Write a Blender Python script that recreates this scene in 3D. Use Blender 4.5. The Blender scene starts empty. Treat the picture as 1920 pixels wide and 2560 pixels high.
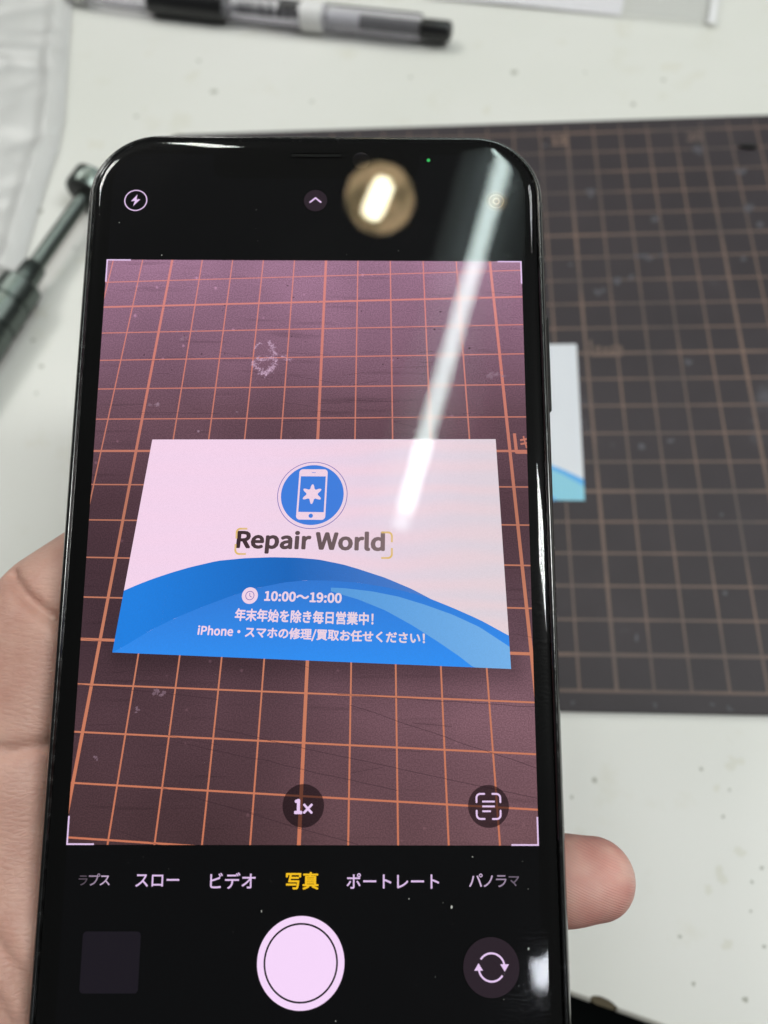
import bpy, bmesh, math, random
import numpy as np
from mathutils import Matrix, Vector, noise as mnoise

SC = bpy.context.scene
COL = SC.collection
MM = 0.001
random.seed(7)
R = math.radians

# ------------------------------------------------------------------ camera
# World frame: x right / y away along the cutting mat's printed grid, z up, mat top at z = 0 (metres).
cam_d = bpy.data.cameras.new('camera')
cam = bpy.data.objects.new('camera', cam_d)
COL.objects.link(cam)
SC.camera = cam
RM = Matrix(((0.9975787722, 0.0289001424, -0.0632564224),
             (0.0016281169, -0.9190229769, -0.3942006053),
             (-0.0695265592, 0.3931431670, -0.9168448657)))
camrot = RM.transposed() @ Matrix(((1, 0, 0), (0, -1, 0), (0, 0, -1)))
cam.matrix_world = Matrix.Translation(Vector((-48.9369, -38.5556, 213.6141)) * MM) @ camrot.to_4x4()
cam_d.sensor_fit = 'VERTICAL'
cam_d.lens = 4.25
cam_d.sensor_height = 2560 / 1905.0 * 4.25
cam_d.sensor_width = cam_d.sensor_height * 0.75
cam_d.clip_start = 0.01
cam_d.clip_end = 50
cam_d.dof.use_dof = True
cam_d.dof.focus_distance = 0.1185
cam_d.dof.aperture_fstop = 2.2

# ------------------------------------------------------------------ world and exposure
world = bpy.data.worlds.new('World')
SC.world = world
world.use_nodes = True
world.node_tree.nodes['Background'].inputs[0].default_value = (0.97, 1.0, 1.0, 1)
world.node_tree.nodes['Background'].inputs[1].default_value = 0.10
SC.view_settings.view_transform = 'Standard'
SC.view_settings.look = 'None'
SC.view_settings.exposure = 0
SC.view_settings.gamma = 1
SC.cycles.use_denoising = True
SC.cycles.max_bounces = 8
SC.cycles.transparent_max_bounces = 16
SC.cycles.sample_clamp_indirect = 4
SC.cycles.caustics_reflective = False
SC.cycles.caustics_refractive = False


def area(name, loc, target, sx, sy, power, color):
    d = bpy.data.lights.new(name, 'AREA')
    d.shape = 'RECTANGLE'
    d.size, d.size_y = sx, sy
    d.energy = power
    d.color = color
    o = bpy.data.objects.new(name, d)
    COL.objects.link(o)
    o.location = loc
    v = Vector(target) - Vector(loc)
    o.rotation_euler = v.to_track_quat('-Z', 'Y').to_euler()
    return o


# unseen key and fill lights added; the back one follows a rim highlight
area('key_light_left', (-1.05, 0.9, 1.55), (-0.1, 0.1, 0), 0.4, 0.4, 10, (1.0, 0.99, 0.94))
area('ceiling_light_back', (-0.43, 1.2, 1.65), (-0.1, 0.1, 0), 0.08, 0.7, 5, (1.0, 1.0, 0.96))
area('fill_light_right', (0.85, 0.75, 1.6), (0.0, 0.0, 0), 0.2, 0.3, 2.0, (0.97, 1.0, 1.0))
area('key_light_front', (0.95, -0.1, 1.5), (0.0, 0.0, 0), 0.25, 0.7, 17, (0.98, 1.0, 0.98))


# ------------------------------------------------------------------ helpers
def srgb(r, g, b):
    def f(c):
        c /= 255.0
        return c / 12.92 if c <= 0.04045 else ((c + 0.055) / 1.055) ** 2.4
    return (f(r), f(g), f(b), 1.0)


def newmat(name):
    m = bpy.data.materials.new(name)
    m.use_nodes = True
    nt = m.node_tree
    return m, nt, nt.nodes, nt.links


def P(name, col, rough=0.5, metal=0.0, spec=0.5, **kw):
    m, nt, N, L = newmat(name)
    b = N['Principled BSDF']
    b.inputs['Base Color'].default_value = tuple(col[:3]) + (1,)
    b.inputs['Roughness'].default_value = rough
    b.inputs['Metallic'].default_value = metal
    b.inputs['Specular IOR Level'].default_value = spec
    for k, v in kw.items():
        b.inputs[k.replace('_', ' ')].default_value = v
    return m


def EM(name, col, strength=1.0, alpha=1.0):
    """lit pixels of the display"""
    m, nt, N, L = newmat(name)
    N.remove(N['Principled BSDF'])
    e = N.new('ShaderNodeEmission')
    e.inputs[0].default_value = col
    e.inputs[1].default_value = strength
    out = N['Material Output']
    if alpha < 1:
        t = N.new('ShaderNodeBsdfTransparent')
        mx = N.new('ShaderNodeMixShader')
        mx.inputs[0].default_value = alpha
        L.new(t.outputs[0], mx.inputs[1])
        L.new(e.outputs[0], mx.inputs[2])
        L.new(mx.outputs[0], out.inputs[0])
    else:
        L.new(e.outputs[0], out.inputs[0])
    return m


def link(name, me, mat, parent=None, smooth=False):
    me.name = name
    if mat is not None:
        me.materials.append(mat)
    if smooth:
        for p in me.polygons:
            p.use_smooth = True
    o = bpy.data.objects.new(name, me)
    COL.objects.link(o)
    if parent is not None:
        o.parent = parent
    return o


def tag(o, label=None, cat=None, group=None, kind=None):
    if label: o['label'] = label
    if cat: o['category'] = cat
    if group: o['group'] = group
    if kind: o['kind'] = kind
    return o


def thing(name, label, cat, loc=(0, 0, 0), rot=None):
    o = bpy.data.objects.new(name, None)
    o.empty_display_size = 0.01
    COL.objects.link(o)
    o.location = loc
    if rot is not None:
        o.rotation_euler = rot
    return tag(o, label, cat)


def pydata(vs, fs):
    me = bpy.data.meshes.new('m')
    me.from_pydata([tuple(v) for v in vs], [], fs)
    me.update()
    return me


def scale_mm(vs):
    return [(v[0] * MM, v[1] * MM, v[2] * MM) for v in vs]


def ident(x, y):
    return x, y


class Flat:
    """collects flat polygons (mm) at one height, mapped by a function, into one mesh"""
    def __init__(s, f=ident, z=0.0, clip=None):
        s.v, s.f, s.map, s.z, s.clip = [], [], f, z, clip

    def poly(s, pts, raw=False):
        q = [tuple(p) if raw else tuple(s.map(*p)) for p in pts]
        if s.clip:
            x0, x1, y0, y1 = s.clip
            for ax, val, sg in ((0, x0, 1), (0, x1, -1), (1, y0, 1), (1, y1, -1)):
                o = []
                for i in range(len(q)):
                    a, b = q[i - 1], q[i]
                    da, db = (a[ax] - val) * sg, (b[ax] - val) * sg
                    if (da < 0) != (db < 0):
                        t = da / (da - db)
                        o.append((a[0] + (b[0] - a[0]) * t, a[1] + (b[1] - a[1]) * t))
                    if db >= 0:
                        o.append(b)
                q = o
                if len(q) < 3:
                    return s
        n = len(s.v)
        s.v += [(p[0], p[1], s.z) for p in q]
        s.f.append(list(range(n, n + len(q))))
        return s

    def rect(s, x0, y0, x1, y1, n=1):
        for i in range(n):
            a, b = x0 + (x1 - x0) * i / n, x0 + (x1 - x0) * (i + 1) / n
            s.poly([(a, y0), (b, y0), (b, y1), (a, y1)])
        return s

    def disc(s, cx, cy, r, n=40):
        return s.poly([(cx + r * math.cos(2 * math.pi * i / n), cy + r * math.sin(2 * math.pi * i / n)) for i in range(n)])

    def ring(s, cx, cy, r0, r1, a0=0, a1=360, n=60):
        for i in range(n):
            t0, t1 = R(a0 + (a1 - a0) * i / n), R(a0 + (a1 - a0) * (i + 1) / n)
            s.poly([(cx + r0 * math.cos(t0), cy + r0 * math.sin(t0)), (cx + r1 * math.cos(t0), cy + r1 * math.sin(t0)),
                    (cx + r1 * math.cos(t1), cy + r1 * math.sin(t1)), (cx + r0 * math.cos(t1), cy + r0 * math.sin(t1))])
        return s

    def rrect(s, x0, y0, x1, y1, r, n=8):
        pts = []
        for cx, cy, a in ((x1 - r, y1 - r, 0), (x0 + r, y1 - r, 90), (x0 + r, y0 + r, 180), (x1 - r, y0 + r, 270)):
            pts += [(cx + r * math.cos(R(a + 90 * i / n)), cy + r * math.sin(R(a + 90 * i / n))) for i in range(n + 1)]
        return s.poly(pts)

    def stroke(s, pts, w):
        for a, b in zip(pts, pts[1:]):
            dx, dy = b[0] - a[0], b[1] - a[1]
            l = math.hypot(dx, dy) or 1
            nx, ny = -dy / l * w / 2, dx / l * w / 2
            s.poly([(a[0] - nx, a[1] - ny), (b[0] - nx, b[1] - ny), (b[0] + nx, b[1] + ny), (a[0] + nx, a[1] + ny)])
        for p in pts[1:-1] if len(pts) > 2 else []:
            s.disc(p[0], p[1], w / 2, 10)
        return s

    def caps(s, pts, w):
        s.disc(pts[0][0], pts[0][1], w / 2, 12)
        s.disc(pts[-1][0], pts[-1][1], w / 2, 12)
        return s

    def build(s, name, mat, parent=None):
        # overlapping pieces of one print get a hair of extra height each, so no two faces share a plane
        vs, k = [list(v) for v in s.v], 0
        for i, f in enumerate(s.f):
            for j in f:
                vs[j][2] += (i % 7) * 0.0001
        me = pydata(scale_mm(vs), s.f)
        bm = bmesh.new(); bm.from_mesh(me)
        bmesh.ops.triangulate(bm, faces=[f for f in bm.faces if len(f.verts) > 4])
        for f in bm.faces:
            f.normal_update()
            if f.normal.z < 0: f.normal_flip()
        bm.to_mesh(me); bm.free()
        return link(name, me, mat, parent)


_txt = {}


try:                                            # Blender's own bundled typeface; the built-in one stands in if it is missing
    import os
    SANS = bpy.data.fonts.load(os.path.join(bpy.utils.system_resource('DATAFILES', path='fonts'), 'Noto Sans CJK Regular.woff2'))
except Exception:
    SANS = None


def text_mesh(body):
    key = body
    if key not in _txt:
        c = bpy.data.curves.new('t', 'FONT')
        c.body = body
        c.size = 1.0
        if SANS: c.font = SANS
        c.resolution_u = 3
        c.fill_mode = 'BOTH'
        o = bpy.data.objects.new('t', c)
        COL.objects.link(o)
        dg = bpy.context.evaluated_depsgraph_get()
        me = o.evaluated_get(dg).to_mesh()
        vs = [(v.co.x, v.co.y) for v in me.vertices]
        fs = [list(p.vertices) for p in me.polygons]
        o.to_mesh_clear()
        bpy.data.objects.remove(o)
        bpy.data.curves.remove(c)
        _txt[key] = (vs, fs)
    return _txt[key]


def put_text(F, body, x0, x1, y0=None, y1=None, cy=None, bold=0.0, slant=0.0):
    """text scaled so its ink fills x0..x1 (and y0..y1, or centred on cy with true proportions)"""
    vs, fs = text_mesh(body)
    ax, bx = min(v[0] for v in vs), max(v[0] for v in vs)
    ay, by = min(v[1] for v in vs), max(v[1] for v in vs)
    kx = (x1 - x0) / (bx - ax)
    if y0 is None:
        ky = kx
        y0 = cy - (by - ay) * ky / 2
    else:
        ky = (y1 - y0) / (by - ay)
    # heavier weights: the same letters printed again, shifted by a hair in eight directions
    sh = [(0, 0)] + ([(bold * math.cos(R(45 * q + 22)), bold * math.sin(R(45 * q + 22))) for q in range(8)] if bold else [])
    for q, (dx, dy) in enumerate(sh):
        z = F.z
        F.z = z + q * 0.0009
        for f in fs:
            F.poly([(x0 + (vs[i][0] + dx - ax) * kx, y0 + (vs[i][1] + dy - ay) * ky) for i in f])
        F.z = z
    return F


def hom(M):
    def f(x, y):
        w = M[2][0] * x + M[2][1] * y + M[2][2]
        return ((M[0][0] * x + M[0][1] * y + M[0][2]) / w, (M[1][0] * x + M[1][1] * y + M[1][2]) / w)
    return f


def rr_outline(hx, hy, r, cy=0.0, n=14):
    pts = []
    for cx, c2, a in ((hx - r, hy - r, 0), (-hx + r, hy - r, 90), (-hx + r, -hy + r, 180), (hx - r, -hy + r, 270)):
        pts += [(cx + r * math.cos(R(a + 90.0 * i / n)), cy + c2 + r * math.sin(R(a + 90.0 * i / n))) for i in range(n + 1)]
    return pts


def loft(hx, hy, r, cy, prof, top=True, bottom=True, n=14):
    vs, fs, m = [], [], 4 * (n + 1)
    for d, z in prof:
        vs += [(x, y, z) for x, y in rr_outline(hx - d, hy - d, max(r - d, 0.3), cy, n)]
    for k in range(len(prof) - 1):
        for i in range(m):
            j = (i + 1) % m
            fs.append([k * m + i, (k + 1) * m + i, (k + 1) * m + j, k * m + j])
    if top: fs.append(list(range(m)))
    if bottom: fs.append(list(range((len(prof) - 1) * m, len(prof) * m))[::-1])
    me = pydata(scale_mm(vs), fs)
    return me


def box(name, x0, x1, y0, y1, z0, z1, mat, parent=None, bevel=0.0, rot=None):
    bm = bmesh.new()
    bmesh.ops.create_cube(bm, size=1)
    for v in bm.verts:
        v.co = Vector(((x0 + x1) / 2 + v.co.x * (x1 - x0), (y0 + y1) / 2 + v.co.y * (y1 - y0), (z0 + z1) / 2 + v.co.z * (z1 - z0))) * MM
    if bevel:
        bmesh.ops.bevel(bm, geom=bm.edges[:], offset=bevel * MM, segments=3, affect='EDGES', profile=0.5)
    me = bpy.data.meshes.new(name); bm.to_mesh(me); bm.free()
    return link(name, me, mat, parent, smooth=False)


def lathe(name, prof, mat, parent=None, n=40, closed=True):
    """prof = (distance along x, radius) in mm; revolved about the x axis"""
    vs, fs = [], []
    for x, r in prof:
        for i in range(n):
            a = 2 * math.pi * i / n
            vs.append((x, max(r, 0.01) * math.cos(a), max(r, 0.01) * math.sin(a)))
    for k in range(len(prof) - 1):
        for i in range(n):
            j = (i + 1) % n
            fs.append([k * n + i, k * n + j, (k + 1) * n + j, (k + 1) * n + i])
    if closed:
        fs.append(list(range(n))[::-1]); fs.append(list(range((len(prof) - 1) * n, len(prof) * n)))
    me = pydata(scale_mm(vs), fs)
    bm = bmesh.new(); bm.from_mesh(me); bmesh.ops.recalc_face_normals(bm, faces=bm.faces[:]); bm.to_mesh(me); bm.free()
    o = link(name, me, mat, parent, smooth=True)
    sharp = me.attributes.new('sharp_edge', 'BOOLEAN', 'EDGE')
    bm = bmesh.new(); bm.from_mesh(me); bm.edges.ensure_lookup_table()
    flags = [e.is_manifold and e.calc_face_angle(0) > R(35) for e in bm.edges]
    bm.free()
    sharp.data.foreach_set('value', flags)
    return o


# ------------------------------------------------------------------ setting: floor and workbench
m_floor = P('dark_floor', (0.003, 0.005, 0.005), 0.7, spec=0.1)
tag(Flat(z=-720).rect(-6000, -6000, 6000, 6000).build('floor', m_floor), kind='structure')


def desk_material():
    m, nt, N, L = newmat('white_laminate')
    b = N['Principled BSDF']
    tc = N.new('ShaderNodeTexCoord')
    n1 = N.new('ShaderNodeTexNoise'); n1.inputs['Scale'].default_value = 9; n1.inputs['Detail'].default_value = 3
    n2 = N.new('ShaderNodeTexNoise'); n2.inputs['Scale'].default_value = 55; n2.inputs['Detail'].default_value = 5
    n2.inputs['Roughness'].default_value = 0.6
    L.new(tc.outputs['Object'], n1.inputs[0]); L.new(tc.outputs['Object'], n2.inputs[0])
    r1 = N.new('ShaderNodeValToRGB')
    r1.color_ramp.elements[0].position = 0.3; r1.color_ramp.elements[0].color = (0.69, 0.695, 0.645, 1)
    r1.color_ramp.elements[1].position = 0.7; r1.color_ramp.elements[1].color = (0.74, 0.735, 0.705, 1)
    L.new(n1.outputs[0], r1.inputs[0])
    r2 = N.new('ShaderNodeValToRGB')
    r2.color_ramp.elements[0].position = 0.22; r2.color_ramp.elements[0].color = (0.90, 0.88, 0.80, 1)
    r2.color_ramp.elements[1].position = 0.42; r2.color_ramp.elements[1].color = (1, 1, 1, 1)
    L.new(n2.outputs[0], r2.inputs[0])
    mx = N.new('ShaderNodeMix'); mx.data_type = 'RGBA'; mx.blend_type = 'MULTIPLY'; mx.inputs[0].default_value = 0.8
    L.new(r1.outputs[0], mx.inputs[6]); L.new(r2.outputs[0], mx.inputs[7])
    # fine dark specks
    vo = N.new('ShaderNodeTexVoronoi'); vo.inputs['Scale'].default_value = 130
    L.new(tc.outputs['Object'], vo.inputs[0])
    lt = N.new('ShaderNodeMapRange'); lt.inputs[1].default_value = 0.05; lt.inputs[2].default_value = 0.16
    lt.inputs[3].default_value = 0.55; lt.inputs[4].default_value = 1.0
    L.new(vo.outputs['Distance'], lt.inputs[0])
    sel = N.new('ShaderNodeMath'); sel.operation = 'GREATER_THAN'; sel.inputs[1].default_value = 0.985
    sp = N.new('ShaderNodeSeparateColor'); L.new(vo.outputs['Color'], sp.inputs[0]); L.new(sp.outputs[0], sel.inputs[0])
    mm = N.new('ShaderNodeMix'); mm.data_type = 'RGBA'
    mm.inputs[6].default_value = (1, 1, 1, 1)
    L.new(sel.outputs[0], mm.inputs[0]); L.new(lt.outputs[0], mm.inputs[7])
    m3 = N.new('ShaderNodeMix'); m3.data_type = 'RGBA'; m3.blend_type = 'MULTIPLY'; m3.inputs[0].default_value = 1
    L.new(mx.outputs[2], m3.inputs[6]); L.new(mm.outputs[2], m3.inputs[7])
    L.new(m3.outputs[2], b.inputs['Base Color'])
    b.inputs['Roughness'].default_value = 0.42
    bp = N.new('ShaderNodeBump'); bp.inputs['Strength'].default_value = 0.05; bp.inputs['Distance'].default_value = 0.0005
    L.new(n2.outputs[0], bp.inputs['Height']); L.new(bp.outputs[0], b.inputs['Normal'])
    return m


m_desk = desk_material()
m_edge = P('edge_band', srgb(176, 174, 166), 0.45)
m_core = P('chipboard_core', (0.085, 0.068, 0.04), 0.9)
DZ = -2.2
bench = thing('workbench', 'white laminate workbench top with a chipped grey front edge, lying under everything', 'workbench')
ex, ey = 0.9637, -0.2669                       # direction of the front edge
ox, oy = -16.5, -71.0


def epoint(t, n):
    return ox + ex * t - ey * n * -1, oy + ey * t + ex * n


def eP(t, n):                                  # t along the edge, n inward
    return (ox + ex * t + (-ey) * n, oy + ey * t + ex * n)


# outline of the top, with the bite out of its front edge
front = [eP(-1200, 0), eP(4.3, 0), eP(5.2, 0.7), eP(6.6, 1.0), eP(8.4, 0.9), eP(9.8, 0.55), eP(10.6, 0.1), eP(11.2, 0), eP(1400, 0)]
back = [eP(1400, 1400), eP(-1200, 1400)]
out = front + back
n = len(out)
bev = 0.7
vs = [(x, y, DZ) for x, y in out] + [(x, y, DZ - 24) for x, y in out]
me = pydata(scale_mm(vs), [list(range(n)), list(range(n, 2 * n))[::-1]] + [[i, i + n, (i + 1) % n + n, (i + 1) % n] for i in range(n)])
bm = bmesh.new(); bm.from_mesh(me)
bmesh.ops.recalc_face_normals(bm, faces=bm.faces[:])
bmesh.ops.triangulate(bm, faces=[f for f in bm.faces if len(f.verts) > 4])
bm.to_mesh(me); bm.free()
link('bench_top', me, m_desk, bench)


def edge_strip(t0, t1):
    prof = [(-0.02, 0.02), (-0.45, -0.1), (-0.95, -0.5), (-1.15, -1.1), (-1.15, -24), (-0.02, -24)]
    vs, fs = [], []
    for t in (t0, t1):
        for nn, z in prof:
            x, y = eP(t, nn); vs.append((x, y, DZ + z))
    k = len(prof)
    fs = [[i, (i + 1) % k, (i + 1) % k + k, i + k] for i in range(k)] + [list(range(k))[::-1], list(range(k, 2 * k))]
    me = pydata(scale_mm(vs), fs)
    bm = bmesh.new(); bm.from_mesh(me); bmesh.ops.recalc_face_normals(bm, faces=bm.faces[:]); bm.to_mesh(me); bm.free()
    return link('edge_band', me, m_edge, bench)


edge_strip(-1200, 4.6); edge_strip(10.9, 1400)
cv = [eP(4.7, -0.7), eP(6.0, -0.95), eP(8.0, -1.0), eP(10.0, -0.9), eP(10.8, -0.6), eP(11.0, 0.05), eP(9.8, 0.6), eP(8.4, 0.95), eP(6.6, 1.05), eP(5.2, 0.75), eP(4.4, 0.05)]
vs = [(x, y, DZ - 0.35 + 0.25 * math.sin(i * 2.1)) for i, (x, y) in enumerate(cv)] + [(x, y, DZ - 6) for x, y in cv]
k = len(cv)
link('chipped_core', pydata(scale_mm(vs), [list(range(k))] + [[i, (i + 1) % k, (i + 1) % k + k, i + k] for i in range(k)]), m_core, bench)


def blob(F, cx, cy, r, seed, asp=1.0, rough=0.28, n=22):
    pts = []
    for i in range(n):
        a = 2 * math.pi * i / n
        q = r * (1 + rough * mnoise.noise(Vector((math.cos(a) * 1.7, math.sin(a) * 1.7, seed * 3.1))) * 1.6)
        pts.append((cx + q * math.cos(a), cy + q * asp * math.sin(a)))
    F.poly(pts)


for nm, col, lst in (
    ('dark_speck', srgb(172, 172, 162), [(-7.3, -22.9, .75), (-13.6, -27.3, .45), (12.3, -68.4, .5), (10.3, -58.6, .45), (23.9, -71.2, .7), (32.2, -42.7, .5), (29.3, -46, .4), (27.0, -24.5, .35), (20.5, -19.5, .5), (24.5, -31, .45), (28, -52.5, .35), (30, -60, .45),
        (-18.2, 247.5, 1.5), (27.0, 227.0, 1.0), (-141.2, 242.9, 1.4), (-172.1, 230.1, 1.0), (-202.1, 180.1, 1.3), (-178.2, 167.0, 0.8), (-150, 262, 1.0), (-214.6, 167.2, 2.6), (-100, 235, .8), (40, 240, .9), (-60, 247, .7), (-192, 120, .8), (-186, 98, .6), (10, 246, .6), (-186.5, 109, .9)]),
    ('pale_stain', srgb(216, 215, 206), [(29.1, -17.5, 2.1), (21.7, -44.9, 1.5), (18.3, -48.1, .9), (27.4, -39.2, 1.2), (24, -24, 1.0), (-178.5, 157, 4.0), (-186, 215, 3.0), (-192, 132, 3.2), (-30, 226, 2.2), (44, 247, 3.0), (21, -60, 1.4), (-152, 252, 3.0)])):
    F = Flat(z=DZ + 0.02)
    for i, (x, y, r) in enumerate(lst):
        blob(F, x, y, r, i + (5 if nm == 'pale_stain' else 0), 0.9, 0.28 if nm == 'dark_speck' else 0.75)
    tag(F.build(nm, P(nm, col, 0.55), bench), kind='stuff')

# ------------------------------------------------------------------ cutting mat
def mat_material():
    m, nt, N, L = newmat('mat_vinyl')
    b = N['Principled BSDF']
    tc = N.new('ShaderNodeTexCoord')
    n1 = N.new('ShaderNodeTexNoise'); n1.inputs['Scale'].default_value = 22; n1.inputs['Detail'].default_value = 6
    n1.inputs['Roughness'].default_value = 0.62
    L.new(tc.outputs['Object'], n1.inputs[0])
    r = N.new('ShaderNodeValToRGB')
    e = r.color_ramp.elements
    e[0].position = 0.35; e[0].color = (0.037, 0.031, 0.035, 1)
    e[1].position = 0.62; e[1].color = (0.046, 0.038, 0.043, 1)
    x = e.new(0.70); x.color = (0.085, 0.08, 0.092, 1)
    L.new(n1.outputs[0], r.inputs[0])
    L.new(r.outputs[0], b.inputs['Base Color'])
    b.inputs['Roughness'].default_value = 0.52
    b.inputs['Specular IOR Level'].default_value = 0.25
    n2 = N.new('ShaderNodeTexNoise'); n2.inputs['Scale'].default_value = 1500
    L.new(tc.outputs['Object'], n2.inputs[0])
    bp = N.new('ShaderNodeBump'); bp.inputs['Strength'].default_value = 0.25; bp.inputs['Distance'].default_value = 0.0002
    L.new(n2.outputs[0], bp.inputs['Height']); L.new(bp.outputs[0], b.inputs['Normal'])
    return m


mat_obj = thing('cutting_mat', 'dark grey vinyl cutting mat with a faded orange centimetre grid', 'cutting mat')
X0, X1, Y0, Y1 = -156.4, 143.4, -5.5, 216.4
me = loft((X1 - X0) / 2, (Y1 - Y0) / 2, 4.5, 0, [(0.25, 0.0), (0.06, -0.08), (0, -0.3), (0, -2.15)], n=8)
o = link('mat_slab', me, mat_material(), mat_obj)
o.location = ((X0 + X1) / 2 * MM, (Y0 + Y1) / 2 * MM, 0)


def ink_material():
    m, nt, N, L = newmat('orange_ink')
    b = N['Principled BSDF']
    tc = N.new('ShaderNodeTexCoord')
    n1 = N.new('ShaderNodeTexNoise'); n1.inputs['Scale'].default_value = 30; n1.inputs['Detail'].default_value = 6
    L.new(tc.outputs['Object'], n1.inputs[0])
    r = N.new('ShaderNodeValToRGB')
    e = r.color_ramp.elements
    e[0].position = 0.36; e[0].color = (0.092, 0.068, 0.061, 1)
    e[1].position = 0.62; e[1].color = (0.18, 0.115, 0.088, 1)
    L.new(n1.outputs[0], r.inputs[0]); L.new(r.outputs[0], b.inputs['Base Color'])
    b.inputs['Roughness'].default_value = 0.6
    return m


m_ink = ink_material()
F = Flat(z=0.012)
for j in range(0, 22):
    w = 0.95 if (j - 1) % 5 == 0 else 0.62
    if j == 0: w = 0.8
    F.rect(-150, j * 10 - w / 2, 140, j * 10 + w / 2, 4)
F.z = 0.022
for i in range(-15, 15):
    w = 0.95 if i % 5 == 0 else 0.62
    F.rect(i * 10 - w / 2, 0, i * 10 + w / 2, 210)
    F.rect(i * 10 - 0.3, 211.2, i * 10 + 0.3, 213.6)
F.build('grid_print', m_ink, mat_obj)
for i, s in ((-3, '0'), (-2, '5'), (-1, '10'), (0, '15'), (1, '20'), (2, '25')):
    x = i * 50
    F = Flat(z=0.034)
    put_text(F, s, x - 5.8, x - 1.6 + (1.2 if len(s) > 1 else 0), 204.0, 208.2, bold=0.02)
    F.build('grid_number', m_ink, mat_obj)
F = Flat(z=0.034)
F.stroke([(1.7, 115.2), (1.7, 109.2), (11.5, 109.2)], 0.8)
put_text(F, 'キャビネ', 3.0, 12.0, 110.3, 113.0, bold=0.02)
F.build('size_mark', m_ink, mat_obj)
m_scuff = P('pale_scuff', (0.085, 0.082, 0.095), 0.75)
F = Flat(z=0.044)
for i, (x, y, r, a) in enumerate([(6.5, 180.2, 1.7, .7), (27.8, 166.2, .8, 1.5), (19.3, 150.2, .8, .7), (23.8, 149.7, 1.6, .75), (28.6, 150, .9, .6), (12.2, 139.9, 1.3, .8), (17.5, 141, .8, 1.2),
        (6.4, 134.9, 1.3, .8), (60.8, 187.9, 1.4, 1.2), (61.5, 171, 1.2, 1.8), (64, 163, 1.0, 1.6), (32.1, 106.1, 1.1, .9), (23.7, 77.5, .8, .9), (14.4, 75.5, .9, 1.2),
        (7.1, 14.9, .5, 2.0), (10.0, -3.7, .55, 1), (29.4, -4.1, .5, 1.2), (25, -3.1, .6, 1), (-12, -3.6, .4, 1), (33, 28, .5, 1.5), (47, 200, 1.2, 2.0), (56, 148, .9, 1.2), (-3, 147, .6, 1), (35, 52, .4, 1.3), (-9, 204, .8, 1.3)]):
    for q in range(4):
        blob(F, x + 0.55 * r * mnoise.noise(Vector((i, q, 0.5))) * 3, y + 0.5 * r * mnoise.noise(Vector((q, i, 7.5))) * 3, r * (0.35 + 0.15 * q), i * 4 + q, a, 0.9)
tag(F.build('scuff', m_scuff, mat_obj), kind='stuff')
F = Flat(z=0.05)
rs = random.Random(3)
for i in range(46):
    x, y = rs.uniform(-10, 90), rs.uniform(5, 208)
    a = rs.gauss(0, 0.25) + (math.pi / 2 if rs.random() < 0.25 else 0)
    l = rs.uniform(4, 34)
    F.stroke([(x, y), (x + l * math.cos(a), y + l * math.sin(a))], 0.07)
tag(F.build('cut_line', P('cut_line', (0.035, 0.03, 0.036), 0.8), mat_obj), kind='stuff')

# small black crumb on the mat
bm = bmesh.new(); bmesh.ops.create_icosphere(bm, subdivisions=3, radius=1)
for v in bm.verts:
    q = 1 + 0.25 * mnoise.noise(v.co * 1.8)
    v.co = Vector((v.co.x * 3.4 * q, v.co.y * 0.95 * q, v.co.z * 0.8)) * MM
me = bpy.data.meshes.new('m'); bm.to_mesh(me); bm.free()
o = link('rubber_scrap', me, P('black_rubber', (0.006, 0.006, 0.006), 0.7), smooth=True)
o.location = (0.0655, 0.1997, 0.0008); o.rotation_euler = (0, 0, R(-8))
tag(o, 'tiny black rubber scrap lying on the cutting mat near its far edge', 'scrap')

# ------------------------------------------------------------------ the card design (used for the real card and for its picture on the screen)
TOP = [(0, 14.35), (3.5, 16), (7.1, 17.5), (11.5, 19.1), (15.9, 20.5), (22.5, 22.2), (29.2, 23.0), (36, 23.4), (42.5, 23.4), (47.5, 23.07), (53.5, 22.0), (57, 21.05), (63.5, 19.1), (69.8, 16.6), (74, 14.5), (78.9, 12.65), (84.8, 10.2), (91, 6.96)]
INN = [(0, 0), (2.7, 1.5), (8.3, 5.25), (14.4, 8.5), (20.6, 11.25), (26.9, 13.8), (33.3, 15.95), (39.7, 17.4), (45, 18.0), (49.8, 18.08), (57, 17.8), (64.4, 16.8), (70, 15.7), (74, 14.5)]
SWU = [(46.5, 16.3), (50, 16.45), (54, 16.4), (60.4, 15.85), (66.6, 14.8), (72.8, 13.1), (78.9, 11.1), (84.7, 8.6), (91, 4.6)]
SWL = [(83, 0), (80, 2.2), (75.7, 4.95), (69.7, 8.5), (63.6, 11.6), (57.3, 13.9), (50.8, 15.6)]


def strip_between(F, up, lo):
    """fill between two curves given left to right, resampled"""
    def samp(c, t):
        x = t
        for a, b in zip(c, c[1:]):
            if a[0] <= x <= b[0]:
                return a[1] + (b[1] - a[1]) * (x - a[0]) / (b[0] - a[0])
        return c[-1][1] if x > c[-1][0] else c[0][1]
    x0, x1 = max(up[0][0], lo[0][0]), min(up[-1][0], lo[-1][0])
    n = 48
    for i in range(n):
        a, b = x0 + (x1 - x0) * i / n, x0 + (x1 - x0) * (i + 1) / n
        if samp(up, (a + b) / 2) - samp(lo, (a + b) / 2) > 0.005:
            F.poly([(a, samp(lo, a)), (b, samp(lo, b)), (b, samp(up, b)), (a, samp(up, a))])


BASE = [(0, 0), (91, 0)]
REST = INN + [(91, 6.96)]
SWLr = SWL[::-1] + [(91, -0.01)]


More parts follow.
